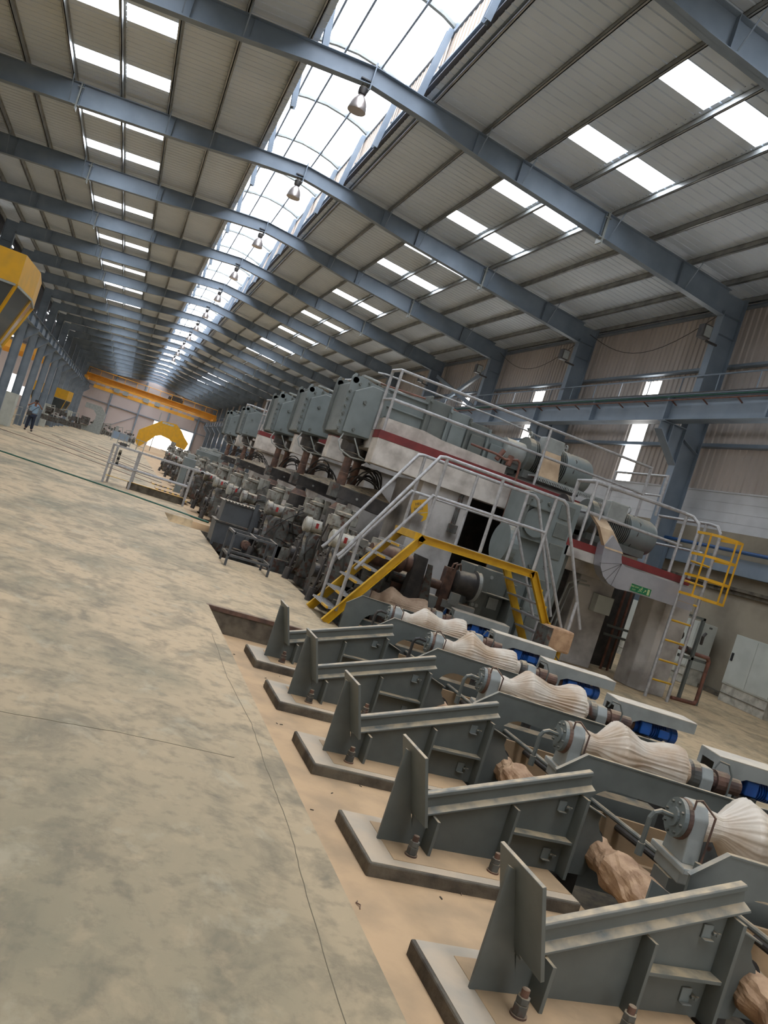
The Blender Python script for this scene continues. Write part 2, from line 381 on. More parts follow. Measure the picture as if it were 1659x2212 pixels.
# ---- portal frames
def rafter(sgn):
    m = M(); xs = [3.0, 4.6, 7, 11, 14.95]; zb = [11.78, 11.62, 11.28, 10.86, 10.45]
    X = lambda x: x if sgn > 0 else 6-x
    top = [(X(x), zr(x)) for x in xs]; bot = [(X(x), z) for x, z in zip(xs, zb)]
    m.prism(top+bot[::-1], 'y', -.006, .006)
    for i in range(4):
        for L_, dz in ((top, -.016), (bot, 0)):
            a, b = L_[i], L_[i+1]; m.prism([(a[0], a[1]+dz), (b[0], b[1]+dz), (b[0], b[1]+dz+.016), (a[0], a[1]+dz+.016)], 'y', -.125, .125)
    for x in (6.05, 7.46, 10.29, 13.12):
        zt = zr(x); i = max(j for j in range(4) if xs[j] <= x); t = (x-xs[i])/(xs[i+1]-xs[i]); zz = zb[i]+(zb[i+1]-zb[i])*t
        m.box(min(X(x-.006), X(x+.006)), max(X(x-.006), X(x+.006)), -.12, .12, zz, zt-.01)
    return m
fr = thing('portal_frame', 'x', 'frame', group='blue-grey portal frames')
for s in (1, -1): rafter(s).build('rafter', steelb, fr)
m = M().box(2.985, 3.015, -.14, .14, 11.66, 12.34); m.build('ridge_plate', steelb, fr)
for q in (1, -1):
    sp = M(); x = 3+q*7.35; z = zr(x)
    sp.box(x-.02, x+.02, -.15, .15, z-.86, z+.0)
    for zz in (z-.72, z-.14): sp.box(x-.10, x+.10, -.16, -.10, zz-.012, zz+.012)
    sp.tube([(x+.02, -.17, z-.9), (x+.02, -.17, z+.02)], .012, 6)
    sp.build('splice_plate', lightg, fr)
m = M()
m.box(14.95, 15.6, -.006, .006, -.0, 11.15)
m.box(14.93, 14.95, -.15, .15, 0, 10.6); m.box(15.6, 15.62, -.15, .15, 0, 11.2)
for z in (8.0, 9.9, 10.5): m.box(14.95, 15.6, -.14, .14, z, z+.015)
m.box(14.95, 15.62, -.14, .14, 0, .02)
m.build('column', steelb, fr)
m = M(); m.box(-9.6, -8.95, -.006, .006, -1.14, 11.1); m.box(-9.62, -9.6, -.15, .15, -1.14, 11.1); m.box(-8.97, -8.95, -.15, .15, -1.14, 10.6)
for z in (8.0, 9.9): m.box(-9.6, -8.97, -.14, .14, z, z+.015)
m.build('column', steelb, fr)
br = M(); br.prism([(14.93, 6.1), (14.93, 7.2), (14.1, 7.2), (14.1, 6.95)], 'y', -.01, .01); br.prism([(14.93, 6.1), (14.1, 6.95), (14.08, 6.93), (14.93, 6.07)], 'y', -.17, .17)
br.box(14.1, 14.95, -.17, .17, 7.18, 7.2); br.box(14.45, 14.47, -.16, .16, 6.6, 7.18); br.prism([(14.93, 6.9), (15.6, 6.6), (15.6, 6.62), (14.93, 6.92)], 'y', -.15, .15)
br.xf(Matrix.Translation((0, 0, -.29))); br.build('crane_bracket', steelb, fr)
br = M(); br.prism([(-8.95, 6.1), (-8.95, 7.2), (-8.1, 7.2), (-8.1, 6.95)], 'y', -.01, .01); br.prism([(-8.95, 6.1), (-8.1, 6.95), (-8.08, 6.93), (-8.95, 6.07)], 'y', -.17, .17); br.box(-8.95, -8.1, -.17, .17, 7.18, 7.2)
br.xf(Matrix.Translation((0, 0, -.29))); br.build('crane_bracket', steelb, fr)
for q in (1, -1):
    for x in (6.2, 7.62, 10.57, 13.4):
        zb_ = 11.28-.107*(x-7)
        X_ = x if q > 0 else 6-x
        M().beam((X_, -.1, zb_+.06), (X_, -.62, zr(x)+.02), .03, .008).build('fly_brace', steelb, fr)
k0 = -1
for k in range(-1, 20):
    c = fr if k == -1 else dup(fr)
    c.location = (0, 12.3+8*k, 0); c['label'] = 'blue-grey portal frame spanning the hall, %s rafter from the camera' % ORD[k+1]
# ---- sag rods / fly braces at rafters
# ---- high bay lamps under the ridge
lp = None
for k in range(0, 11):
    yy = 20.3+8*k-.02
    if lp is None:
        lp = thing('high_bay_lamp', 'x', 'lamp', group='bell-shaped lamps hanging under the ridge')
        m = M().box(-.2, .1, -.06, .06, .50, .53); m.cyl((-.12, 0, .3), (-.12, 0, .5), .012, 6); m.cyl((.0, 0, .3), (.0, 0, .5), .012, 6); m.build('bracket', dark, lp)
        m = M().lathe([(0.12, .07), (.14, .1), (.2, .115), (.3, .115), (.33, .08)], (-.06, 0, 0), n=20); m.build('ballast_housing', dark, lp, smooth=True)
        m = M().lathe([(-.30, .235), (-.29, .24), (-.22, .225), (-.12, .205), (-.02, .17), (.06, .12), (.11, .085), (.12, .07)], (-.06, 0, 0), n=28); m.build('reflector', lampm, lp, smooth=True)
        c = lp
    else: c = dup(lp)
    c.location = (2.93, yy, 11.36); c['label'] = 'bell-shaped high bay lamp hanging under the ridge, %s from the camera' % ORD[k]
# ---- right wall
f = M()
def vcorr(m, x, y0, y1, z0, z1, pitch=.25, h=.04):
    n = round((y1-y0)/pitch); p = (y1-y0)/n; pts = []
    for i in range(n):
        y = y0+i*p; pts += [(x, y), (x, y+p*.5), (x-h, y+p*.6), (x-h, y+p*.85)]
    pts.append((x, y1)); k = len(pts)
    m.add([(a, b, z0) for a, b in pts]+[(a, b, z1) for a, b in pts], [(i, i+1, i+1+k, i+k) for i in range(k-1)])
WY = [12.3+8*k+3.2 for k in range(-1, 19)]     # daylight strip in every bay
c = Y0H
for y in WY+[None]:
    e_ = Y1H if y is None else y
    vcorr(f, XR, c, e_, 5.35, 11.3)
    if y is not None: vcorr(f, XR, y, y+.9, 8.95, 11.3); c = y+.9
struct('wall_right', f, clad)
for i, y in enumerate(WY):
    m = M(); m.box(XR, XR+.02, y, y+.9, 5.35, 8.95)
    o = tag(m.build('window_%d' % (i+1), em_win), kind='structure')
f = M(); f.box(XR-.02, XR+.1, Y0H, Y1H, 4.25, 5.35)
for z in (4.5, 4.78, 5.06): f.box(XR-.03, XR-.02, Y0H, Y1H, z, z+.012)
f.box(XR-.06, XR, Y0H, Y1H, 5.33, 5.37)
struct('wall_right_panels', f, silver)
f = M(); f.box(XR-.02, XR+.2, Y0H, Y1H, 0, 4.25); struct('wall_right_plinth', f, plaster)
f = M(); f.box(XR-.25, XR-.02, Y0H, Y1H, 3.12, 3.55); struct('trim_1', f, steelb)
f = M(); f.box(XR-.16, XR-.02, Y0H, Y1H, 2.72, 2.80); f.box(XR-.10, XR-.02, Y0H, Y1H, 2.62, 2.72); struct('trim_2', f, edgec)
f = M(); f.box(XR-.35, XR-.02, Y0H, Y1H, 0, .1); struct('baseboard_right', f, edgec)
f = M()
for z in (6.62, 9.1, 11.0): f.box(XR-.22, XR-.04, Y0H, Y1H, z, z+.012); f.box(XR-.05, XR-.04, Y0H, Y1H, z, z+.16)
struct('trim_3', f, steelb)
o = M(); o.tube([(XR-.4, Y0H, 3.72), (XR-.4, Y1H, 3.72)], .05, 8); tag(o.build('wall_pipe', bluep), 'blue pipe running along the right wall below the silver panels', 'pipe')
# ---- left wall above the crane girder, with small louvre openings
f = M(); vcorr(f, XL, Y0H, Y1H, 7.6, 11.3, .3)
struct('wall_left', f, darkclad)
f = M(); rr = random.Random(3)
for k in range(3, 19):
    for q in range(7): z = 8.7+.32*q; y = 12.3+8*k+rr.uniform(1.2, 6); f.box(XL+.04, XL+.06, y, y+rr.uniform(.5, 1.2), z, z+.07)
tag(f.build('window_louvre', em_win), kind='structure')
# ---- neighbouring bay beyond the left columns
f = M(); f.box(-34.2, -34, Y0H, Y1H, -1.14, 1.2); f.box(-34.2, -34, Y0H, Y1H, 6.2, 11)
for k in range(0, 20):
    y = -10+k*9.2
    f.box(-34.2, -34, y, y+5.6, 1.2, 6.2)
struct('wall_left_far', f, gablem)
f = M(); f.box(-34.2, XL, Y0H, Y1H, 11.0, 11.1); struct('ceiling', f, darkclad)
f = M()
for k in range(20): f.box(-24.5, -21.5, -8+k*8.6, -4+k*8.6, 10.95, 10.98); f.box(-15.5, -13.8, -8+k*8.6, -5+k*8.6, 10.95, 10.98)
tag(f.build('window_side_bay', em_win), kind='structure')  # glowing ceiling strips added to brighten the neighbouring bay
# ---- gable end with a big open door
f = M()
HO = [(-23.1, -20.8, .2, 4.9), (-20.3, -19.0, 1.5, 3.2), (-16.6, -14.8, 1.4, 3.1)]
c = -34.2
for (a, b, z0, z1) in HO: f.box(c, a, Y1H, Y1H+.1, -1.2, 13.8); f.box(a, b, Y1H, Y1H+.1, -1.2, z0); f.box(a, b, Y1H, Y1H+.1, z1, 13.8); c = b
f.box(c, 4.9, Y1H, Y1H+.1, -1.2, 13.8); f.box(4.9, 12.7, Y1H, Y1H+.1, 4.9, 13.8); f.box(12.7, 16.2, Y1H, Y1H+.1, -.2, 13.8)
for i in range(90):
    f.box(-9+i*.55, -8.8+i*.55, Y1H-.05, Y1H, 4.9 if i*.55 < 24.9 else 5, 12) if -9+i*.55 < 15.6 else None
struct('wall_far', f, gablem)
f = M()
for x in (-4, 1.6, 7.2, 12.9): f.box(x-.15, x+.15, Y1H-.4, Y1H-.06, 4.9 if 4.9 < x < 12.7 else 0, 11.6)
f.box(-9, 15.6, Y1H-.35, Y1H-.06, 7.6, 7.8); f.box(-9, 15.6, Y1H-.3, Y1H-.06, 5, 5.15)
f.beam((-4, Y1H-.2, 0.4), (1.6, Y1H-.2, 4.6), .1, .1)
struct('trim_4', f, steelb)
# ---- unseen wall behind the camera, door gap sized for the fill light it admits
f = M(); f.box(-34.2, -2, Y0H-.1, Y0H, -1.2, 14.8); f.box(4, 16.2, Y0H-.1, Y0H, -.2, 14.8); f.box(-2, 4, Y0H-.1, Y0H, 4.2, 14.8)
struct('wall_near', f, clad)
# ---- crane girders
def girder(x, side):
    g = thing('crane_girder', 'deep blue-grey crane girder along the %s row of columns' % side, 'girder', (0, 0, 0), 0, 'crane runway girders')
    m = M(); m.box(x-.008, x+.008, Y0H, Y1H, 6.92, 7.68); m.box(x-.2, x+.2, Y0H, Y1H, 7.66, 7.68); m.box(x-.2, x+.2, Y0H, Y1H, 6.92, 6.94)
    m.build('web_plate', steelb, g)
    s = -1 if x > 0 else 1
    m = M()
    y = -11.7
    while y < Y1H:
        m.box(x-.19, x+.19, y-.03, y+.03, 6.94, 7.66); y += 4.0
    m.build('stiffeners', steelb, g)['kind'] = 'stuff'
    m = M(); m.box(x-.035, x+.035, Y0H, Y1H, 7.68, 7.8); m.box(x-.07, x+.07, Y0H, Y1H, 7.68, 7.7); m.build('crane_rail', dark, g)
    return g
gr_ = girder(14.3, 'right'); gl_ = girder(-8.5, 'left')
m = M(); m.box(14.5, 14.93, Y0H, Y1H, 7.86, 7.88); m.build('walkway_plate', steelb, gr_)
m = M(); m.tube([(14.02, Y0H, 7.58), (14.02, Y1H, 7.58)], .02, 5); m.build('conductor_bar', teal, gr_)
m = M(); m.tube([(14.0, Y0H, 7.47), (14.0, Y1H, 7.47)], .02, 5)
for i in range(60):
    y = 12+i*1.33; m.beam((14.0, y, 7.47), (14.28, y+.1, 7.41), .03, .03)
m.build('conductor_bar', copper, gr_)
m = M(); m.tube([(14.88, Y0H, 8.55), (14.88, Y1H, 8.55)], .025, 6)
for i in range(60): m.tube([(14.88, 5+i*1.6, 7.88), (14.88, 5+i*1.6, 8.55)], .018, 5)
m.build('guard_rail', steelb, gr_)
# ---- floodlights at the right knees
fl = None
for k in range(0, 6):
    if fl is None:
        fl = thing('floodlight', 'x', 'floodlight', group='floodlights on the right columns')
        m = M().box(-.18, .12, -.14, .14, -.2, .2); m.build('housing', dark, fl, bevel=.02)
        m = M().box(-.14, .09, -.155, -.14, -.16, .16); m.build('front_glass', lightg, fl)
        m = M().box(.1, .5, -.03, .03, -.26, -.2); m.cyl((.12, 0, -.22), (.12, 0, 0), .02); m.build('bracket', dark, fl)
        c = fl
    else: c = dup(fl)
    c.location = (14.5, 20.15+8*k, 9.75); c['label'] = 'grey floodlight bracketed to the right wall column, %s from the camera' % ORD[k]
# ---- X bracing on the right wall, third bay
br = thing('wall_cross_brace', 'grey steel X bracing high on the right wall', 'brace', (15.3, 0, 0))
M().beam((0, 36.6, 10.2), (0, 44.0, 7.9), .12, .2).build('diagonal', steelb, br)
M().beam((0.05, 36.6, 7.9), (.05, 44.0, 10.2), .12, .2).build('diagonal', steelb, br)
for i, (a, b) in enumerate(((20.4, 28.2), (28.4, 36.2))):
    m = M(); m.tube([(15.3, a+(b-a)*t/14, 10.9-1.1*math.sin(PI*t/14)) for t in range(15)], .012, 5)
    tag(m.build('sagging_cable', dark), 'thin black cable sagging across the wall cladding in the %s bay' % ORD[i+1], 'cable', 'cables along the eaves')
f = M()
for a, b in ((4.4, 16.3), (-10.3, 1.45)): f.prism([(a, sz(a)+.06), (b, sz(b)+.06), (b, sz(b)+.1), (a, sz(a)+.1)], 'y', Y0H, Y1H)
struct('ceiling', f, darkclad)  # unseen deck added over the roof sheets to block light leaks
f = M(); f.box(1.6, 3.68, 10.27, 10.285, -.05, .003); f.box(1.6, 3.68, 10.285, 10.36, .0, .005); struct('trim_recess_angle', f, rusty)
# ================================================================== RAIL STANDS ON CONCRETE PADS
ZP = -.235
rows = [3.32, 4.81, 6.33, 7.85, 9.30]
nearw = ['nearest the camera', 'second from the camera', 'third from the camera', 'fourth from the camera', 'farthest from the camera']
# pad (local: y=0 at the stand's web plane)
pad = M()
pl_ = [(2.10, .36), (2.09, -.36), (2.16, -.37), (3.62, -.43), (3.60, .26), (3.55, .34)]
m = M(); m.prism([(2.10, .37), (2.11, -.36), (3.62, -.43), (3.62, .3)], 'z', ZR-.01, ZP)
padp = thing('concrete_pad', 'x', 'pad', (0, rows[0], 0), 0, 'concrete pads under the rail stands')
m.build('pad_block', edgec, padp, bevel=.012)
m = M(); m.prism([(2.12, .355), (2.125, -.345), (3.605, -.415), (3.605, .29)], 'z', ZP-.004, ZP+.003); m.build('pad_top', padm, padp)
m = M(); m.prism([(2.3, .25), (2.3, -.27), (3.6, -.33), (3.6, .25)], 'z', ZP, ZP+.006); m.build('grout_bed', dustm, padp)
st = thing('rail_stand', 'x', 'stand', (0, rows[0], 0), 0, 'sloping rail stands in a row')
web_ = [(2.53, ZP), (3.66, ZP), (3.66, .33), (2.50, -.055)]
m = M(); m.prism([(2.52, ZP), (3.67, ZP), (3.67, .365), (2.46, -.03)], 'y', -.009, .009); m.build('web_plate', green, st, bevel=.002)
m = M(); m.prism([(2.27, ZP), (2.535, ZP), (2.438, 0), (2.31, .37), (2.27, .385)], 'y', -.01, .01); m.build('gusset_plate', green, st, bevel=.002)
# stop plate: inclined, perpendicular to the sloping rail, across the gusset
sx_, sz_ = -.325, .946
bx, bz = 2.515, -.16
m = M(); L_ = .455
px, pz = .946*.022, .325*.022
a0 = (2.438, -.005); a1 = (a0[0]+L_*sx_*1.0, a0[1]+L_*sz_)
m.prism([a0, (a0[0]+px, a0[1]+pz), (a1[0]+px, a1[1]+pz), a1], 'y', -.27, .16); m.build('stop_plate', green, st, bevel=.003)
m = M()
for y in (-.10,):
    m.box(2.585, 2.607, -.14, -.009, ZP, .0); m.box(2.585, 2.607, .009, .14, ZP, .0)
m.build('front_stiffener', green, st, bevel=.002)
m = M(); m.box(3.15, 3.17, -.115, -.009, ZP, .175); m.box(3.15, 3.17, .009, .115, ZP, .175); m.build('middle_stiffener', green, st, bevel=.002)
m = M(); m.box(3.655, 3.68, -.12, -.009, ZP, .345); m.box(3.655, 3.68, .009, .12, ZP, .345); m.build('end_stiffener', green, st, bevel=.002)
m = M(); m.prism([(3.17, .022), (3.655, .022), (3.655, .002), (3.17, .002)], 'y', -.10, -.009); m.build('shelf_plate', green, st, bevel=.002)
# rail (I profile) sloping up to the right
s0, s1 = Vector((2.455, 0, -.032)), Vector((3.74, 0, .392)); d = (s1-s0).normalized(); n_ = Vector((-d.z, 0, d.x))
prof = [(-.062, 0), (.062, 0), (.062, .012), (.04, .022), (.010, .034), (.010, .098), (.030, .106), (.030, .128), (.022, .136), (-.022, .136), (-.030, .128), (-.030, .106), (-.010, .098), (-.010, .034), (-.04, .022), (-.062, .012)]
m = M(); k = len(prof)
m.add([s0+Vector((0, a, 0))+n_*b for a, b in prof]+[s1+Vector((0, a, 0))+n_*b for a, b in prof], [tuple(range(k)), tuple(range(2*k-1, k-1, -1))]+[(i, (i+1) % k, (i+1) % k+k, i+k) for i in range(k)])
m.build('rail', green, st, bevel=.002)
for (cx, cz, w_, h_) in ((3.56, .235, .10, .075), (3.55, -.115, .10, .08)):
    m = M(); m.box(cx-w_/2, cx+w_/2-.035, -.022, -.009, cz-h_/2, cz+h_/2); m.box(cx-w_/2, cx+w_/2-.035, -.05, -.022, cz-h_/2, cz-h_/2+.006); c = m.build('clip_plate', greenc, st, bevel=.004)
    m = M(); m.cyl((cx+.03, -.05, cz-.0), (cx+.03, -.009, cz-.0), .012, 6); m.cyl((cx+.005, -.035, cz), (cx+.055, -.035, cz), .009, 8); m.build('bolt', green, c)
# curved bracket past the end stiffener
pts = [(3.68, .305), (3.90, .235), (3.895, .16)]
pts += [(3.93+.05*math.sin(t), .10-.12*t/3) for t in (0, .8, 1.6, 2.4, 3.0)]+[(3.96, -.06), (3.90, -.23), (3.68, -.23)]
m = M(); m.prism(pts, 'y', .0, .02); m.prism([(3.68, .305), (3.90, .235), (3.90, .225), (3.68, .295)], 'y', -.05, .05); m.build('end_bracket', green, st, bevel=.002)
for (x, y) in ((2.455, -.17), (3.05, -.2), (2.455, .2)):
    m = M(); m.cyl((x, y, ZP+.006), (x, y, ZP+.016), .042, 20); c = m.build('washer', rusty, st)
    m = M(); m.cyl((x, y, ZP+.016), (x, y, ZP+.066), .036, 6); m.cyl((x, y, ZP+.068), (x, y, ZP+.10), .034, 6); m.build('nut', mach, c, bevel=.003)
    m = M(); m.cyl((x, y, ZP+.06), (x, y, ZP+.135), .02, 14); m.build('anchor_bolt', rusty, c)
for i, y in enumerate(rows):
    if i == 0: c, p2 = st, padp
    else: c, p2 = dup(st), dup(padp)
    c.location = (0, y, 0); p2.location = (0, y, 0)
    c['label'] = 'grey-green sloping rail stand with upright stop plate, ' + nearw[i]
    p2['label'] = 'dusty concrete pad under the rail stand ' + nearw[i]
# ================================================================== SKEWED ROLLER TABLE
SK = math.radians(-10.5)
def wrap_profile(m, prof, o, pleats, amp, seed, n=72):
    rr = random.Random(seed); ph = [rr.uniform(0, 6.28) for _ in range(8)]
    P_ = []
    for i in range(len(prof)-1):
        (a, r0), (b, r1) = prof[i], prof[i+1]
        for j in range(4): t = j/4; P_.append((a+(b-a)*t, r0+(r1-r0)*t))
    P_.append(prof[-1])
    fn = lambda t, th: 1+amp*((.35+.65*math.sin(2*th+ph[4]+4*t)*math.sin(3*th+ph[5]))*math.sin(pleats*th+ph[0]+2.5*math.sin(3*th+ph[6])+2*t)+.3*math.sin((pleats*1.7//1)*th+ph[1]-7*t)+.5*math.sin(5*th+ph[2]+11*t)+.6*math.sin(3*th+ph[3]+7*t)+.3*math.sin(8*th+24*t))
    m.lathe(P_, o, (1, 0, 0), n, fn)
    return m
plate_rows = [3.575, 5.06, 6.56, 8.10, 9.60, 11.05]
sp_ = thing('side_plate', 'x', 'plate', (3.81, plate_rows[0], 0), SK, 'arched side plates between the rollers')
arcp = [(.30-.22*math.cos(t), .12+.24*math.sin(t)) for t in [i*PI/2/8 for i in range(9)]]+[(1.05+.25*math.sin(t), .12+.21*math.cos(t)) for t in [i*PI/2/8 for i in range(9)]]
m = M(); m.prism([(-.19, .39), (0, .557), (1.62, .535), (1.62, -.35), (1.30, -.35), (1.30, .12)]+arcp[::-1]+[(.08, .12), (.08, -.35), (-.19, -.35)], 'y', -.011, .011)
m.build('arched_plate', green, sp_)
m = M(); m.prism([(-.0, .557), (1.62, .535), (1.62, .545), (0, .567)], 'y', -.02, .02); m.prism([(-.19, .39), (0, .557), (0, .567), (-.2, .398)], 'y', -.02, .02); m.build('top_edge', green, sp_)
m = M(); m.prism([(.12, .10), (1.3, .07), (1.3, -.25), (.12, -.2)], 'y', .30, .33); m.box(.1, 1.35, .25, .45, -.26, -.22); m.build('dusty_deflector', dustm, sp_)
for i, y in enumerate(plate_rows):
    c = sp_ if i == 0 else dup(sp_)
    c.location = (3.81, y, 0); c['label'] = 'arched grey-green side plate beside the rollers, %s from the camera' % ORD[i]
# rollers
ry = [4.20, 5.66, 7.22, 8.72, 10.22, 11.7]
ZA = .515
def roller(i):
    r_ = thing('wrapped_roller', 'plastic-wrapped table roller with bolted bearing, %s from the camera' % ORD[i], 'roller', (3.98, ry[i], 0), SK, 'plastic-wrapped skew rollers')
    m = M().cyl((-.03, 0, ZA), (0, 0, ZA), .125, 28); m.cyl((-.045, 0, ZA), (-.03, 0, ZA), .062, 20); c = m.build('end_flange', greenc, r_)
    m = M()
    for q in range(8):
        t = q*PI/4+.2; m.cyl((-.048, math.cos(t)*.1, ZA+math.sin(t)*.1), (-.028, math.cos(t)*.1, ZA+math.sin(t)*.1), .011, 6)
    m.build('flange_bolts', green, c)
    m = M().cyl((0, 0, ZA), (.03, 0, ZA), .13, 28); m.build('rusty_ring', rusty, r_)
    m = M().prism([(-.135, ZA-.24), (-.12, ZA-.08), (-.115, ZA+.05), (-.06, ZA+.13), (.06, ZA+.13), (.115, ZA+.05), (.12, ZA-.08), (.135, ZA-.24)], 'x', .03, .14); m.box(.0, .2, -.22, .22, ZA-.28, ZA-.235); m.box(.02, .15, -.16, .16, ZA-.36, ZA-.28)
    m.build('bearing_block', lightg, r_, bevel=.01)
    m = M()
    for q in (-.17, .17): m.cyl((.1, q+(.02 if q > 0 else -.02), ZA-.24), (.1, q+(.02 if q > 0 else -.02), ZA-.19), .022, 6)
    m.box(.0, .95, -.10, .10, -.6, ZA-.36); m.build('base_frame', green, r_)
    v = [0, .012, -.01, .015, -.008, .01][i]
    m = wrap_profile(M(), [(.14, .085), (.2, .10), (.27, .088), (.30, .10), (.43, .225+v), (.46, .235+v), (.5, .22+v), (.66, .155), (.74, .15), (.8, .165), (.9, .20-v), (1.0, .212-v), (1.04, .20-v), (1.07, .10), (1.12, .10), (1.18, .085)], (0, 0, ZA), 25+i*3, .028, 30+i, 160)
    m.build('plastic_wrap', foil if i < 5 else cloth, r_, smooth=True)
    m = M().lathe([(1.12, .10), (1.14, .12), (1.20, .125), (1.22, .09)], (0, 0, ZA), (1, 0, 0)); m.build('bearing_ring', mach, r_)
    m = M().prism([(-.12, ZA-.33), (-.12, ZA+.02), (-.07, ZA+.10), (.07, ZA+.10), (.12, ZA+.02), (.12, ZA-.33)], 'x', 1.21, 1.32); m.build('bearing_block', lightg, r_, bevel=.008)
    m = M().cyl((1.32, 0, ZA), (1.62, 0, ZA), .07, 16); m.cyl((1.38, 0, ZA), (1.5, 0, ZA), .095, 16); m.build('coupling', rusty, r_)
    # bent lubrication pipes
    m = M().tube([(-.045, 0, ZA), (-.13, 0, ZA+.01), (-.17, 0, ZA-.01), (-.19, 0, ZA-.05), (-.19, 0, ZA-.24)], .017, 8); m.cyl((-.19, 0, ZA-.3), (-.19, 0, ZA-.22), .026, 8)
    m.build('coolant_pipe', hosem if i > 2 else green, r_)
    m = M().tube([(.02, -.1, ZA+.10), (.02, -.1, ZA+.16), (.06, -.1, ZA+.17), (.14, -.16, ZA+.10), (.13, -.17, ZA-.3)], .007, 6); m.build('grease_pipe', rusty, r_)
    m = M().tube([(1.3, -.1, ZA+.12), (1.33, -.1, ZA+.19), (1.42, -.1, ZA+.18), (1.46, -.12, ZA+.1), (1.46, -.13, ZA-.2)], .008, 6); m.build('grease_pipe', green, r_)
    m = M().prism([(-.2, -.28), (.35, -.28), (.35, .02), (.12, .05), (-.2, .17)], 'y', -.26, -.24); m.build('splash_plate', greenc, r_)
    return r_
for i in range(6): roller(i)
# motor covers with blue motors under
cy = [4.11, 5.59, 7.12, 8.62, 10.08, 11.55, 12.9]
cv = thing('motor_cover', 'x', 'cover', (5.52, cy[0], 0), math.radians(-11.5), 'grey sheet covers over the roller motors')
m = M(); m.prism([(0, .69), (.92, .69), (.92, .58), (.30, .56), (.22, .52), (.20, .20), (0, .20)], 'y', -.006, .006); m.build('front_side', lightg, cv)
m = M(); m.prism([(0, .69), (.92, .69), (.92, .58), (.30, .56), (.2, .2), (0, .2)], 'y', .294, .306); m.build('rear_side', lightg, cv)
m = M(); m.box(-.002, .924, -.008, .31, .688, .698); m.box(.916, .924, -.006, .306, .585, .69); m.build('top_sheet', covertop, cv, bevel=.004)
m = M(); m.prism([(-.008, .34), (.31, .34), (.31, .69), (-.008, .69), (-.008, .36), (.03, .36), (.05, .64), (.25, .64), (.27, .36), (-.008, .36)], 'x', -.004, .004)
m = M(); m.box(-.004, .004, -.008, .05, .2, .69); m.box(-.004, .004, .25, .31, .2, .69); m.box(-.004, .004, .05, .25, .62, .69); m.build('end_frame', lightg, cv)
m = M(); m.box(-.05, .5, -.05, .36, -1.0, .2); m.build('support_block', mach, cv)
for i, y in enumerate(cy):
    c = cv if i == 0 else dup(cv)
    c.location = (5.52, y, 0); c['label'] = 'grey sheet metal cover over a roller motor, %s from the camera' % ORD[i]
mo = thing('roller_motor', 'x', 'motor', (5.52, cy[0], 0), math.radians(-11.5), 'blue roller motors under the covers')
m = M(); m.cyl((.3, .15, .47), (.72, .15, .47), .075, 24)
for i in range(12): m.cyl((.38+i*.025, .15, .47), (.388+i*.025, .15, .47), .088, 20)
m.build('motor_body', blue, mo, smooth=True)
m = M(); m.box(.34, .46, .02, .08, .42, .555); m.build('terminal_box', blue, mo, bevel=.012)
m = M(); m.cyl((.72, .15, .47), (.80, .15, .47), .085, 20); m.box(.56, .68, .03, .08, .43, .52); m.build('fan_cowl', blue, mo, bevel=.01)
m = M(); m.box(.28, .5, .06, .24, .2, .4); m.build('motor_feet', mach, mo)
m = M(); m.cyl((.0, .14, .47), (.3, .15, .47), .07, 16); m.build('coupling', rusty, mo)
for i, y in enumerate(cy):
    c = mo if i == 0 else dup(mo)
    c.location = (5.52, y, 0); c['label'] = 'blue electric motor under the %s grey cover from the camera' % ORD[i]
# longitudinal pipes and wrapped line shafts
tag(M().tube([(4.3, 3.0, .11), (4.3, 11.5, .11)], .021, 10).build('coolant_line', green), 'long straight grey pipe running past the roller bearings', 'pipe')
tag(M().tube([(4.42, 3.2, .02), (4.42, 5.0, .02), (4.45, 5.6, .0), (4.4, 6.3, .03), (4.4, 11.5, .0)], .028, 10).build('drain_line', hosem), 'dark pipe lying lower beside the long straight grey pipe', 'pipe')
tag(M().tube([(4.34, 4.2, .1), (4.36, 4.0, .02), (4.36, 3.9, -.1), (4.36, 3.4, -.15)], .03, 10).build('elbow_pipe', green), 'bent grey pipe elbow below the nearest wrapped roller', 'pipe')
def shaft(i, y1):
    s = thing('wrapped_line_shaft', 'paper-wrapped drive shaft running %s' % ['between the nearest two rail stands', 'beside the second rail stand from the camera', 'beside the third rail stand from the camera', 'beyond the nearest rail stand, cut by the picture edge'][i], 'shaft', (3.98, y1, 0), 0, 'paper-wrapped line shafts')
    rr = random.Random(60+i); 
    prof = [(0, .10), (.1, .115), (.22, .095), (.3, .12), (.36, .145), (.5, .135), (.68, .15), (.84, .145), (.92, .10), (1.05, .085), (1.35, .085)]
    P_ = []
    for a in range(len(prof)-1):
        for j in range(3): t = j/3; P_.append((prof[a][0]+(prof[a+1][0]-prof[a][0])*t, prof[a][1]+(prof[a+1][1]-prof[a][1])*t))
    ph = [rr.uniform(0, 6) for _ in range(6)]
    fn = lambda t, th: 1+.04*math.sin(5*th+ph[0]+14*t)+.03*math.sin(9*th+ph[1]-23*t)+.03*math.sin(3*th+ph[2]+30*t)+rr.uniform(-.028, .028)
    m = M().lathe(P_, (0, 0, -.06), (0.0, -1, -.02), 40, fn); m.build('paper_wrap', tape, s, smooth=False)
    m = M().cyl((0, .02, -.06), (0, .07, -.06), .14, 28); m.build('shaft_flange', dark, s)
    m = M().box(-.1, .06, .08, .16, -.6, -.1); m.build('bearing_pedestal', dark, s)
    m = M().box(.12, .32, -.62, -.54, -.04, .06); m.build('pipe_bracket', dark, s)
for i, y in enumerate((4.95, 6.5, 8.0, 3.38)): shaft(i, y)
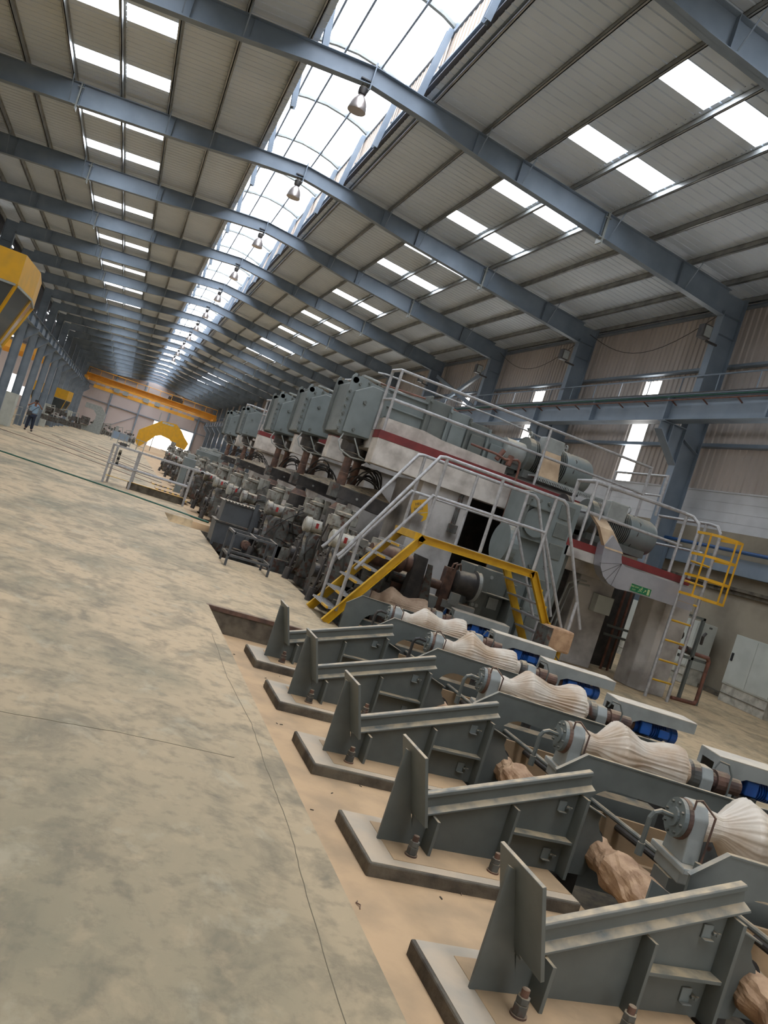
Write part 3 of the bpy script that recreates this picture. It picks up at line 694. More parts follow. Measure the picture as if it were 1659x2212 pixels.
# ================================================================== YELLOW BRIDGE STAIR
YN, YF = 11.39, 12.35
bs = thing('crossover_stair', 'yellow steel stair bridge with grey pipe handrails crossing the roller line', 'stair', (0, 0, 0))
def chan(m, p0, p1, y, s, h=.12, fl=.06):
    m.beam((p0[0], y, p0[1]), (p1[0], y, p1[1]), .008, h)
    d = Vector((p1[0]-p0[0], 0, p1[1]-p0[1])).normalized(); n = Vector((-d.z, 0, d.x))
    for q in (1, -1):
        o_ = n*(q*(h/2-.005)); m.beam((p0[0]+o_.x, y+s*fl/2, p0[1]+o_.z), (p1[0]+o_.x, y+s*fl/2, p1[1]+o_.z), fl, .01)
for y, s, nm in ((YN, -1, 'near'), (YF, 1, 'far')):
    m = M(); chan(m, (3.47, .0), (4.56, 1.63), y, s); m.build('stair_stringer', yellow, bs)
    m = M(); chan(m, (4.50, 1.60), (6.56, 1.60), y, s); m.build('deck_beam', yellow, bs)
    m = M(); chan(m, (6.52, 1.63), (7.62, 0.0), y, s); m.build('stair_stringer', yellow, bs)
    r = .027
    m = M().tube([(3.36, y, .98), (3.42, y, 1.06), (4.42, y, 2.86), (4.5, y, 2.88), (6.66, y, 2.87), (6.74, y, 2.82), (7.68, y, .98)], r, 10); h_ = m.build('handrail', galv, bs, smooth=True)
    m = M().tube([(3.68, y, .87), (4.5, y, 2.27), (6.5, y, 2.29), (7.36, y, .87)], r*.9, 8); m.build('mid_rail', galv, bs)
    for (x, z0, z1) in ((3.60, .2, 1.4), (4.54, 1.66, 2.87), (5.53, 1.66, 2.87), (6.52, 1.66, 2.87), (7.47, .2, 1.42)):
        M().cyl((x, y, z0), (x, y, z1), r, 10).build('rail_post', galv, bs)
for i in range(6):
    for s in (0, 1):
        z = .225+.237*i; x = (3.58+.152*i) if s == 0 else (7.50-.163*i)
        m = M().box(x-.12, x+.10, YN+.02, YF+.03, z-.025, z-.021)
        for q in range(8): m.box(x-.11+q*.027, x-.11+q*.027+.012, YN+.03, YF+.02, z-.021, z)
        t_ = m.build('tread', galv, bs)
        m = M().box(x-.12, x-.115, YN+.02, YN+.3, z-.05, z) if s == 0 else M().box(x+.0, x+.12, YN-.0, YN+.06, z-.06, z-.02)
        M().box(x-.13 if s == 0 else x+.1, x-.1 if s == 0 else x+.13, YN+.02, YN+.34, z-.03, z+.003).build('tread_nosing', yellow, t_)
m = M().box(4.5, 6.56, YN+.01, YF-.01, 1.63, 1.645)
for q in range(40): m.box(4.52+q*.051, 4.53+q*.051, YN+.02, YF-.02, 1.645, 1.66)
m.build('deck_grating', galv, bs)
M().box(4.42, 4.52, YN, YF, 1.56, 1.67).build('deck_nosing', yellow, bs)
# ================================================================== TABLE FRAME AND TANK BY THE FLOOR EDGE
tb = thing('steel_table_frame', 'small empty grey angle-iron table frame standing on the floor edge', 'frame', (2.36, 14.64, 0), 0)
W_, D_ = .80, .76
for (x, y) in ((0, 0), (W_, 0), (0, D_), (W_, D_)): M().box(x-.02, x+.02, y-.02, y+.02, 0, .63).build('leg', darkg, tb)
m = M()
for z in (.61, .2):
    for y in (0, D_): m.box(0, W_, y-.02, y+.02, z-.02, z+.02)
    for x in (0, W_): m.box(x-.02, x+.02, 0, D_, z-.02, z+.02)
m.box(W_/2-.02, W_/2+.02, 0, D_, .6, .63); m.build('crossbars', darkg, tb)
tk = thing('dark_steel_tank', 'dark grey box tank with flanged rim behind the small table frame', 'tank', (2.38, 17.55, 0), 0)
m = M().prism([(.0, .06), (.92, .06), (.92, .52), (-.02, .52)], 'y', 0, .75); m.build('lower_box', darkg, tk)
m = M().prism([(.05, .54), (.88, .54), (.86, .97), (.06, .97)], 'y', .04, .7); m.build('upper_box', darkg, tk)
m = M().box(-.05, .95, -.04, .8, .51, .54); m.box(0, .92, -.0, .76, .97, .99)
for q in range(12): m.cyl((.05+q*.075, .02, .985), (.05+q*.075, .02, 1.01), .022, 6)
m.build('rim_flange', mach, tk)
for (x, y) in ((.03, .03), (.88, .03), (.03, .7), (.88, .7)): M().box(x-.03, x+.03, y-.03, y+.03, 0, .06).build('leg', darkg, tk)
m = M().box(.68, .76, -.12, -.04, 0, 1.12); m.build('upright_post', darkg, tk)
m = M().cyl((.72, -.25, .2), (.72, -.05, .2), .1, 20); m.cyl((.72, -.28, .2), (.72, -.25, .2), .06, 16); m.build('outlet_flange', rusty, tk)
# ================================================================== LOW RAILING IN THE MIDDLE
ra = thing('pipe_railing', 'grey pipe railing with broad top ledge on a concrete kerb', 'railing', (0, 0, 0))
for x, y in ((-.13, 26.3), (.66, 26.3), (2.38, 26.25), (.0, 26.9), (.72, 27.0), (2.3, 27.0)):
    M().box(x-.035, x+.035, y-.03, y+.03, -.0, 1.2).build('rail_post', galv, ra)
m = M().box(-.16, 2.7, 26.2, 26.5, 1.18, 1.24); m.prism([(2.6, 26.2), (2.85, 26.2), (3.2, 27.5), (2.9, 27.5)], 'z', 1.18, 1.22); m.build('top_ledge', galv, ra)
for y in (26.25, 26.95): M().tube([(-.13, y, .62), (2.4, y, .62)], .025, 6).build('mid_rail', galv, ra)
M().box(.6, 2.45, 26.6, 26.75, 0, .22).build('kerb', edgec, ra)
M().box(-.1, 2.45, 26.58, 26.77, .22, .235).build('kerb_edge', yellow, ra)
# green hose line on the floor
tag(M().tube([(-9.0, 29.9, .012), (-3.07, 26.06, .012), (-.36, 24.86, .012), (.8, 24.32, .012), (2.9, 22.9, .012)], .028, 6).build('green_floor_hose', teal), 'long green hose lying straight across the floor', 'hose')
for i, (a, b) in enumerate((((-5.2, 40.3), (-2.1, 38.2)), ((-2.1, 38.2), (2.1, 33.4)), ((-4.4, 45.9), (2.1, 36.6)), ((-3.8, 53.4), (2.1, 41.5)), ((-3.0, 49.0), (2.1, 39.2)), ((-2.4, 57.0), (2.1, 46.5)), ((-1.2, 60), (2.1, 50)))):
    m = M().beam((a[0], a[1], .01), (b[0], b[1], .01), .12 if i % 2 else .2, .02)
    tag(m.build('floor_guide_rail', rusty), 'rusty guide rail set across the sandy floor, %s beyond the green hose' % ORD[i], 'rail', 'rusty guide rails in the floor')
# ================================================================== ROLLING MILL
def text(body, size, m, parent, loc, rot, name='lettering', depth=.002):
    c = bpy.data.curves.new(name, 'FONT'); c.body = body; c.size = size; c.extrude = depth; c.align_x = 'CENTER'; c.align_y = 'CENTER'
    o = bpy.data.objects.new(name, c); COL.objects.link(o); o.parent = parent; o.location = loc; o.rotation_euler = rot; c.materials.append(m)
    me = bpy.data.meshes.new_from_object(o.evaluated_get(bpy.context.evaluated_depsgraph_get())); me.name = name
    q = bpy.data.objects.new(name, me); COL.objects.link(q); q.parent = parent; q.location = loc; q.rotation_euler = rot
    if not me.materials: me.materials.append(m)
    bpy.data.objects.remove(o); return q
def bolts(m, pts, y, r=.03, l=.03, n=6):
    for (x, z) in pts: m.cyl((x, y, z), (x, y-l, z), r, n)
    return m
MR = [(14.7, 4.38, 15.4, 3.78), (18.2, 4.36, 19.4, 3.80), (22.4, 4.40, 23.4, 3.84), (30.4, 4.6, 33.4, 4.30), (36.2, 4.65, 40.0, 4.45)]
wn = ['nearest', 'second nearest', 'middle', 'fourth', 'farthest']
def platform(i):
    yb, xb, yh, xh = MR[i]
    t = thing('mill_platform', 'red-banded raised concrete beam on pillars, %s of the mill rows' % wn[i], 'platform', (xb, yb, 0), 0, 'concrete mill platforms')
    if i == 0:
        M().box(0, 6.1, 0, .4, 2.62, 3.12).build('concrete_beam', conc, t, bevel=.01)
        M().box(-.005, 6.1, -.006, .4, 3.12, 3.275).build('red_band', red, t)
        M().prism([(.08, 3.27), (2.8, 3.27), (2.8, 3.46), (1.3, 3.50), (.9, 3.55), (.08, 3.54)], 'y', .14, .9).build('rough_curb', conc, t)
        M().box(0.0, 6.1, .4, 2.4, 2.9, 3.27).build('deck', concd, t)
        M().box(2.24, 5.1, 2.2, 2.3, 0, 2.9).build('dark_back_panel', dark, t)  # dark sheet added to stand for the shade in the opening
        M().box(1.2, 2.24, .12, 1.7, 0, 2.62).build('pillar', concd, t, bevel=.01)
        M().box(5.1, 6.0, 1.3, 2.4, 0, 2.9).build('pillar', concd, t)
    else:
        M().box(0, .95, 0, .4, 2.6, 3.12).build('concrete_beam', conc, t, bevel=.01)
        M().box(-.005, .95, -.006, .4, 3.12, 3.275).build('red_band', red, t)
        M().box(.08, .8, .14, .6, 3.27, 3.54).build('rough_curb', conc, t)
        M().box(.95, 6.1, .3, 2.4, 2.7, 3.27).build('deck', concd, t)
        M().box(1.2, 2.24, .4, 1.9, 0, 2.7).build('pillar', concd, t)
        M().box(5.1, 6.0, .6, 1.9, 0, 2.7).build('pillar', concd, t)
    return t
for i in range(5): platform(i)
def plrail(i):
    yb, xb, yh, xh = MR[i]
    t = thing('platform_handrail', 'grey pipe handrail on the %s concrete mill platform' % wn[i], 'handrail', (xb, yb, 3.275), 0, 'handrails of the mill platforms')
    L_ = 6.0 if i == 0 else 1.6
    M().tube([(.0, .45, 0), (.0, .45, 1.15), (.0, .43, 1.2), (.05, .06, 1.2), (.1, .04, 1.2), (L_, .04, 1.2)]+([(L_, .04, 0)] if i == 0 else []), .03, 8).build('top_rail', galv, t)
    M().tube([(.0, .45, .62), (.05, .04, .62), (L_, .04, .62)], .025, 8).build('mid_rail', galv, t)
    for x in ([.06, 3.45, 6.0] if i == 0 else [.06, 1.5]): M().cyl((x, .04, 0), (x, .04, 1.2), .03, 8).build('rail_post', galv, t)
    if i == 0:
        M().tube([(6.62, .25, .3), (6.62, .25, 1.2), (6.62, 2.2, 1.2), (6.62, 2.2, .3)], .03, 8).build('end_rail', galv, t)
        M().tube([(6.62, .25, .75), (6.62, 2.2, .75)], .025, 8).build('mid_rail', galv, t)
    M().tube([(.2, 2.2, 1.35), (.4, 2.2, 1.38), (3.2, 2.2, 1.38), (5.2, 2.3, 1.3)], .02, 8).build('rear_rail', galv, t)
for i in range(5): plrail(i)
def head(i):
    yb, xb, yh, xh = MR[i]
    t = thing('overhung_gearbox', 'grey-green overhanging gearbox with lifting eye, %s along the mill' % wn[i], 'gearbox', (xh, yh, 0), 0, 'overhanging gear heads')
    # plate with a lifting eye (slit outline)
    hc, hr = (.02, 4.09), .062
    hole = [(hc[0]+hr*math.cos(a), hc[1]+hr*math.sin(a)) for a in [PI/2-2*PI*q/16 for q in range(17)]]
    out = [(.02, 4.22), (.1, 4.20), (.42, 4.14), (.75, 4.12), (.75, 3.12), (.62, 3.06), (.12, 3.0), (.0, 3.0), (-.06, 3.1), (-.07, 4.14), (-.02, 4.22)]
    m = M().prism([(.02, 4.22)]+hole+out[1:], 'y', 0, .04); m.build('lug_plate', greenc, t)
    m = M().prism([(.05, 3.05), (.05, 3.88), (.36, 4.08), (.75, 4.06), (.75, 3.08)], 'y', -.10, .0); m.build('front_cover', greenc, t, bevel=.015)
    m = M()
    bolts(m, [(-.03, 3.1+.15*q) for q in range(6)]+[(.12, 4.04), (.3, 4.12)], 0, .028, .05); bolts(m, [(.3, 3.72)], -.1, .04, .04); bolts(m, [(.25, 3.15)], -.1, .035, .03)
    m.build('cover_bolts', green, t)
    m = M().box(-.0, .75, .04, 1.25, 3.05, 4.06); m.build('gear_body', greenc, t, bevel=.02)
    m = M()
    for q in range(5): m.box(-.06, .0, .04, .10, 3.12+q*.2, 3.14+q*.2)
    m.prism([(.02, 4.22)]+hole+out[1:], 'y', 1.2, 1.24); m.build('rear_flange', green, t)
    m = M().tube([(.35, .5, 4.1), (.35, .5, 4.28), (.55, .5, 4.28), (2.0, .5, 4.16)], .03, 8); m.box(.25, .45, .42, .58, 4.27, 4.31); m.build('lube_pipe', lightg, t)
    m = M().cyl((.38, .3, 2.95), (.38, .3, 3.06), .24, 20); m.cyl((.38, .3, 2.75), (.38, .3, 2.95), .17, 20); m.build('output_seal', dark, t)
    # gear train to the right
    m = M().box(.75, 1.65, .1, .8, 3.62, 4.16); m.box(.72, 1.7, .04, .86, 4.14, 4.18); m.box(.72, 1.7, .04, .86, 3.82, 3.85); m.build('first_gear_case', greenc, t, bevel=.008)
    x0 = 1.62; hs = [.86, .80, .72, .64, .52]
    for q in range(5):
        wq = .46
        m = M().box(x0, x0+wq, .0+.02*q, .9, 3.42, 3.42+hs[q]); m.box(x0-.02, x0+.03, -.04, .94, 3.42, 3.42+hs[q]+.05); m.cyl((x0+.01, -.045, 3.42+hs[q]-.06), (x0+.01, -.09, 3.42+hs[q]-.06), .035, 8)
        m.box(x0+.1, x0+wq-.04, -.03, .02, 3.5, 3.5+hs[q]*.55); m.build('gear_case', greenc if q % 2 else green, t, bevel=.008)
        if i and q > 1: break
        x0 += wq+.02
    m = M().tube([(.6, .3, 4.24), (2.2, .3, 4.3), (3.5, .35, 3.95)], .018, 6); m.build('oil_line', copper, t)
for i in range(5): head(i)
def spindle(i):
    yb, xb, yh, xh = MR[i]
    t = thing('vertical_spindle_pair', 'rusty brown vertical drive spindles under the %s gear head' % wn[i], 'spindle', (xh+.42, yh+.2, 0), 0, 'vertical mill spindles')
    for q, (dx, dy) in enumerate(((0, 0), (.42, .75))):
        m = M().lathe([(2.62, .10), (2.66, .15), (2.72, .16), (2.74, .12), (2.9, .12), (2.96, .2)], (dx, dy, 0)); m.build('upper_joint', dark, t, smooth=True)
        m = M().lathe([(1.98, .095), (2.3, .095), (2.31, .085), (2.62, .085)], (dx-.0, dy, 0)); m.build('spindle_shaft', rusty, t, smooth=True)
    m = M().tube([(-.32, -.25, 3.02), (-.38, -.28, 2.85), (-.3, -.3, 2.7), (-.05, -.3, 2.62), (.35, -.25, 2.66), (.5, 0, 2.7)], .016, 6); m.tube([(-.1, -.3, 3.0), (0, -.32, 2.85), (.1, -.32, 2.7), (.4, -.2, 2.62)], .014, 6); m.build('hydraulic_hose', lightg, t)
    g = thing('spindle_guard', 'wedge-shaped grey guard with dark side under the %s gear head' % wn[i], 'guard', (xh+.36, yh, 0), 0, 'wedge spindle guards')
    m = M().add([(0, 0, 2.02), (1.1, -.02, 1.98), (1.1, .9, 2.12), (0, .35, 2.04), (0, 0, 1.8), (1.1, -.02, 1.70), (1.1, .9, 1.70), (0, .35, 1.8)], [(0, 1, 2, 3), (4, 7, 6, 5), (0, 4, 5, 1), (1, 5, 6, 2), (2, 6, 7, 3), (3, 7, 4, 0)]); m.build('guard_body', dark, g)
    m = M().add([(-.01, -.01, 2.02), (1.11, -.03, 1.98), (1.11, .9, 2.2), (-.01, .35, 2.06), (-.01, -.01, 2.04), (1.11, -.03, 2.0), (1.11, .9, 2.22), (-.01, .35, 2.08)], [(0, 3, 2, 1), (4, 5, 6, 7), (0, 1, 5, 4), (1, 2, 6, 5), (2, 3, 7, 6), (3, 0, 4, 7)]); m.build('top_plate', mach, g)
    M().box(-.14, .0, -.05, .25, 1.78, 2.06).build('side_bracket', mach, g)
    M().cyl((.42, -.01, 1.88), (.42, -.03, 1.88), .025, 12).build('slot_plug', lightg, g)
    d_ = thing('bell_cover', 'dark bell-shaped drum cover below the %s spindle guard' % wn[i], 'cover', (xh+.46, yh-.2, 0), 0, 'bell drum covers')
    M().lathe([(1.2, .23), (1.56, .235), (1.57, .21), (1.70, .12), (1.78, .12)], (0, 0, 0), n=28).build('drum_shell', dark, d_, smooth=False)
    M().lathe([(1.565, .236), (1.575, .212), (1.70, .124)], (0, 0, 0), n=28, cap=False).build('dusty_cone', rusty, d_)
    M().box(-.16, .16, -.16, .16, -1.5 if yh < 22 else -.12, 1.22).build('cover_pedestal', dark, d_)
for i in range(5): spindle(i)
def hoses(i, y, x):
    t = thing('hose_bundle', 'looping black hydraulic hoses behind the %s spindles' % wn[i], 'hoses', (x, y, 0), 0, 'hydraulic hose bundles')
    rr = random.Random(100+i)
    for q in range(9):
        a = rr.uniform(.25, .5); h_ = rr.uniform(.3, .6); x0 = rr.uniform(0, .25); yy = rr.uniform(-.2, .3)
        pts = [(x0+a*math.cos(s), yy+.1*math.sin(2*s+q), 2.0+h_*math.sin(s)) for s in [PI*(k/10) for k in range(11)]]
        pts.append((x0-a+rr.uniform(-.05, .1), yy, 1.75)); M().tube(pts, .017, 6).build('hose', hosem, t)
for i in range(5): hoses(i, MR[i][2]+.9, MR[i][3]+1.0)
# ---- clutter of roll stands at floor level
def rollstand(i, x, y, seed):
    rr = random.Random(seed)
    t = thing('roll_stand', 'grimy grey roll stand with bolted ring and round-capped motor, %s along the floor edge' % ORD[i], 'mill stand', (x, y, 0), 0, 'low roll stands beside the floor edge')
    m = M().box(.25, 1.5, -.5, .5, -.6, .15); m.box(.1, .3, -.6, .6, -.5, -.1); m.build('sole_plate', mach, t, bevel=.02)
    m = M().cyl((-.02, -.1, .5), (.06, -.1, .5), .40, 32)
    m.build('ring_disc', mach, t)
    m = M().cyl((-.05, -.1, .5), (-.02, -.1, .5), .26, 28); m.cyl((-.14, -.1, .5), (-.05, -.1, .5), .12, 20)
    for q in range(14): a = q*2*PI/14; m.cyl((-.06, -.1+.33*math.cos(a), .5+.33*math.sin(a)), (-.02, -.1+.33*math.cos(a), .5+.33*math.sin(a)), .025, 6)
    m.build('ring_bolts', dark, t)
    m = M().prism([(.06, .1), (.5, .1), (.55, .8), (.45, 1.0), (.15, 1.0), (.06, .85)], 'y', -.45, .3); m.build('housing', mach, t, bevel=.03)
    m = M().box(.5, 1.2, -.35, .35, .15, .75); m.box(.55, .9, -.4, -.1, .75, .95); m.build('gear_case', mach, t, bevel=.02)
    m = M().lathe([(-.12, .12), (-.10, .15), (.0, .155), (.02, .13), (.3, .13)], (.05, -.25, 1.12), (1, 0, 0), 24); m.build('round_cap', white if i < 2 else motorw, t)
    m = M().box(.32, .56, -.42, -.12, .98, 1.26); m.build('valve_box', motorw, t, bevel=.015)
    m = M().cyl((.56, -.25, 1.12), (1.1, -.25, 1.12), .11, 18); m.cyl((.75, -.25, 1.12), (.82, -.25, 1.12), .14, 18); m.build('hydraulic_motor', mach, t, smooth=True)
    m = M().lathe([(.95, .10), (1.0, .13), (1.25, .13), (1.27, .17), (1.32, .17), (1.34, .1), (1.42, .1)], (.2, .25, .25), n=20); m.build('vertical_motor', motorw, t)
    M().box(-.02, .16, .12, .38, 1.3, 1.5).build('terminal_box', motorw, t, bevel=.015); M().box(.3, .42, .1, .3, 1.38, 1.66).build('terminal_box', motorw, t, bevel=.015)
    m = M().cyl((-.1, -.32, .15), (-.02, -.3, 1.0), .02, 8); m.cyl((-.12, -.33, .0), (-.1, -.32, .22), .07, 14); m.build('push_rod', dark, t)
    m = M().lathe([(-.1, .10), (0, .13), (.3, .13), (.32, .1)], (.1, -.3, .28), (1, 0, 0), 20); m.box(.4, .7, -.45, -.15, .12, .42); m.build('lower_motor', motorw, t, bevel=.01)
    for q in range(7):
        a = (rr.uniform(-.05, .5), rr.uniform(-.5, -.3), rr.uniform(.3, 1.2)); b_ = (rr.uniform(.2, .9), rr.uniform(-.55, -.2), rr.uniform(.1, 1.3))
        mid = ((a[0]+b_[0])/2-.15, -.6, (a[2]+b_[2])/2+rr.uniform(.05, .25))
        pts = [tuple(((1-s)**2)*a[k]+2*s*(1-s)*mid[k]+s*s*b_[k] for k in range(3)) for s in [j/8 for j in range(9)]]
        M().tube(pts, .012, 6).build('hose', hosem, t)
    m = M()
    for q in range(16):
        c = (rr.uniform(.1, 1.3), rr.uniform(-.5, .4), rr.uniform(.0, 1.25)); M().cbox(c, (rr.uniform(.06, .2), rr.uniform(.06, .2), rr.uniform(.06, .22))).build('fitting', (dark, mach, mach, motorw)[q % 4], t, bevel=.006)
    for q in range(6):
        c = (rr.uniform(.2, 1.2), rr.uniform(-.5, .3), rr.uniform(.3, 1.2)); M().cyl(c, (c[0]+rr.uniform(.1, .3), c[1], c[2]), rr.uniform(.04, .09), 14).build('round_fitting', (mach, rusty, dark)[q % 3], t, bevel=.006)
    m = M().box(.12, .17, -.47, -.44, 1.1, 1.2); m.build('red_valve_handle', mat('red_valve_%d' % i, (150, 40, 36)), t)
    M().box(1.2, 1.9, -.3, .3, -.2, .9).build('drive_housing', rusty, t, bevel=.02)
RS = [(3.66, 13.5), (3.66, 15.6), (3.2, 17.5), (2.95, 19.6), (2.85, 21.6), (2.75, 24.0), (2.75, 27.0), (2.7, 30.5), (2.7, 34.5), (2.65, 39), (2.65, 44), (2.6, 50)]
for i, (x, y) in enumerate(RS): rollstand(i, x+.1, y, 200+i)
def valvetower(i, x, y, h_, seed):
    rr = random.Random(seed)
    t = thing('actuator_tower', 'grey actuator tower with stacked boxes behind the roll stands, %s along the mill' % ORD[i], 'actuator', (x, y, 0), 0, 'actuator towers')
    m = M().box(0, .42, 0, .45, -.5, h_*.72); m.build('tower_body', mach, t, bevel=.02)
    m = M().box(-.06, .3, -.08, .2, h_*.72, h_*.86); m.cyl((.1, .05, h_*.86), (.1, .05, h_), .1, 18); m.build('motor_cap', motorw, t, bevel=.01)
    m = M().cyl((.42, .2, h_*.6), (.9, .2, h_*.6), .1, 16); m.cyl((.5, .2, h_*.6), (.56, .2, h_*.6), .15, 16); m.build('side_motor', mach, t)
    m = M()
    for q in range(10): c = (rr.uniform(-.06, .45), rr.uniform(-.1, .1), rr.uniform(.2, h_*.75)); M().cbox(c, (rr.uniform(.05, .18), rr.uniform(.05, .12), rr.uniform(.05, .2))).build('fitting', (motorw, dark, mach)[q % 3], t, bevel=.006)
    M().tube([(.1, -.1, h_*.9), (-.1, -.2, h_*.8), (-.15, -.15, h_*.6), (.0, -.08, h_*.4)], .016, 6).build('hose', hosem, t)
for i, (x, y, h_) in enumerate(((3.9, 14.2, 1.7), (4.35, 13.0, 1.35), (4.0, 17.2, 1.6), (3.9, 18.6, 1.3), (3.7, 21.2, 1.65), (3.55, 23.6, 1.4), (3.3, 26.0, 1.6), (3.5, 29.0, 1.5), (3.2, 33.0, 1.7), (3.6, 36.5, 1.5), (3.1, 41, 1.7), (3.4, 47, 1.6), (3.0, 54, 1.9), (3.6, 62, 1.9))): valvetower(i, x, y, h_, 300+i)
# grey housings far along the line
for i, (x, y, h_) in enumerate(((2.5, 33, 1.45), (3.75, 43, 1.9), (4.8, 52, 2.0), (5.9, 60, 2.1), (7.2, 70, 2.3), (8.2, 78, 2.4))):
    t = thing('mill_housing', 'plain grey mill housing far along the line, %s from the camera' % ORD[i], 'housing', (x, y, 0), 0, 'far mill housings')
    m = M().prism([(0, -.1), (.25, -.1), (.25, h_*.7), (.9, h_*.7), (.9, -.1), (1.15, -.1), (1.15, h_), (0, h_)], 'y', 0, .5); m.build('housing_frame', greenc, t, bevel=.03)
    M().box(.3, .85, .1, .4, 0, h_*.5).build('roll_chock', mach, t, bevel=.02)
    M().box(.1, .4, .1, .4, h_, h_+.18).build('top_box', lightg, t, bevel=.02)
# coupling line at floor level near the stair: brown drum, arm, black bracket, big coupling
t = thing('drive_coupling', 'rusty horizontal drive shaft with drum coupling behind the yellow stair', 'coupling', (0, 12.95, 0))
M().lathe([(4.35, .16), (4.5, .2), (4.95, .2), (5.0, .15), (5.1, .15)], (0, 0, 1.1), (1, 0, 0), 28).build('bell_drum', rusty, t, smooth=True)
M().lathe([(5.3, .09), (5.5, .085), (5.9, .08)], (0, 0, 1.07), (1, 0, -.03), 20).build('shaft', rusty, t, smooth=True)
M().lathe([(5.95, .14), (6.0, .2), (6.32, .22), (6.34, .27), (6.42, .28), (6.44, .2)], (0, 0, 1.05), (1, 0, 0), 32).build('coupling_drum', dark, t, smooth=True)
M().lathe([(6.35, .275), (6.40, .285), (6.43, .27)], (0, 0, 1.05), (1, 0, 0), 32).build('coupling_flange', lightg, t)
M().lathe([(6.0, .16), (6.3, .18), (6.34, .2), (6.42, .2)], (0, 0, .52), (1, 0, 0), 28).build('lower_coupling', rusty, t, smooth=True)
m = M().box(5.75, 5.92, -.12, .05, .3, 1.25)
for q in (0, .07): m.tube([(5.8+q, -.14, 1.2), (5.82+q, -.14, 1.33), (5.9+q, -.1, 1.36), (5.96+q, -.05, 1.25)], .014, 6)
m.build('bearing_arm', rusty, t)
m = M().prism([(5.05, 0), (5.38, 0), (5.32, 1.28), (5.12, 1.3)], 'y', -.2, .0); m.build('black_bracket', dark, t)
m = M().prism([(5.38, .3), (5.6, .3), (5.42, 1.2), (5.34, 1.2)], 'y', -.24, -.2); m.build('grey_bracket_plate', mach, t)
M().box(5.9, 6.06, -.3, -.2, .66, .86).build('junction_box', lightg, t)
t = thing('plastic_wrapped_cover', 'brown paper-wrapped box on a yellow post beside the right stair foot', 'box', (7.0, 11.15, 0))
rr = random.Random(5)
m = M().box(-.02, .4, -.1, .22, .56, .92); m.build('wrapped_box', tape, t, bevel=.03)
M().box(-.1, -.02, -.12, .24, .5, .9).build('grey_side', mach, t)
M().cyl((.3, .0, -.3), (.3, .05, .58), .04, 12).build('yellow_post', yellow, t)
M().tube([(.1, -.12, .55), (.18, -.2, .45), (.3, -.2, .42), (.36, -.15, .35), (.38, -.14, 0)], .01, 6).build('cable', hosem, t)
# ---- vertical gear stand
t = thing('vertical_gear_stand', 'tall grey gear stand with inspection plates right of the stair bridge', 'gearbox', (0, 13.3, 0))
m = M().prism([(7.02, .3), (7.02, 3.0), (7.3, 3.06), (7.6, 3.06), (7.6, .3)], 'y', 0, .7); m.build('left_case', greenc, t, bevel=.015)
m = M().box(7.6, 8.12, -.1, .7, .05, 3.06); m.build('right_case', greenc, t, bevel=.015)
for z in (.62, 1.25, 1.95, 2.35, 2.7): M().box(7.7, 8.0, -.125, -.1, z, z+.27).build('inspection_plate', green, t, bevel=.008)
m = M().cyl((7.02, .1, 1.95), (6.82, .1, 1.95), .38, 28); m.cyl((7.35, -.02, 2.5), (7.35, -.06, 2.5), .28, 24); m.build('bearing_bulge', greenc, t)
m = M()
for z in (.9, 1.55, 2.15, 2.75): m.box(7.0, 7.62, -.12, .0, z, z+.02)
for x in (7.05, 7.58): m.box(x-.01, x+.01, -.12, 0, .3, 3.0)
m.build('ribs', green, t)
m = M(); bolts(m, [(7.12, 1.7), (7.5, 1.7), (7.12, 2.4), (7.5, 2.3), (7.12, 2.9), (7.3, 2.9), (7.5, 2.9), (7.7, 3.0), (7.9, 3.0)], -.0, .035, .05); m.build('bolts', green, t)
m = M().box(8.12, 8.3, .1, .6, .05, 2.2); m.build('rear_case', green, t)
text('ST', .11, dark, t, (7.78, -.103, 1.75), (PI/2, 0, 0))
t = thing('gear_base_frame', 'grey bolted gear base with ribs under the stair bridge', 'gearbox', (0, 12.9, 0))
m = M().box(6.3, 7.05, .1, .7, .0, 1.42); m.build('base_case', green, t, bevel=.015)
m = M().prism([(6.36, .2), (6.62, .2), (6.62, 1.40), (6.36, 1.44)], 'y', -.04, .1); m.box(6.3, 7.1, -.15, .1, 1.0, 1.02); m.box(7.05, 7.08, -.2, .5, 0, 1.3); m.box(6.3, 7.4, -.3, .1, -.05, .3); m.build('ribs', green, t, bevel=.006)
m = M(); m.box(6.75, 6.95, .07, .1, .75, .95); bolts(m, [(6.62, 1.3), (6.42, .75), (6.5, .75)], .0, .035, .05); m.build('cover_plate', lightg, t)
m = M().prism([(6.66, .35), (6.9, .12), (7.0, .35)], 'y', -.25, .0); m.build('dusty_gusset', dustm, t)
# ---- lower platform with second motor, duct, exit sign
t = thing('lower_drive_platform', 'lower red-banded concrete drive platform on two thick pillars by the ladder', 'platform', (0, 13.2, 0))
M().box(8.05, 10.95, 0, 1.9, 2.1, 2.29).build('concrete_slab', concd, t, bevel=.01); M().box(8.05, 10.95, .7, 1.9, 1.86, 2.1).build('slab_beam', concd, t)
M().box(8.04, 10.96, -.006, 1.9, 2.29, 2.43).build('red_band', red, t)
M().box(9.5, 10.38, 1.45, 2.3, 0, 1.88).build('pillar', concd, t, bevel=.02)
M().prism([(10.62, .42), (10.75, .2), (11.36, .18), (11.36, .9), (10.62, .9)], 'z', 0, 2.1).build('pillar', concd, t, bevel=.02)
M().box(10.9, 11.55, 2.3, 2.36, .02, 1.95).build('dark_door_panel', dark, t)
M().box(8.3, 9.5, 1.9, 2.0, 0, 1.86).build('dark_back_panel', dark, t)  # dark sheet added for the shaded space under the slab
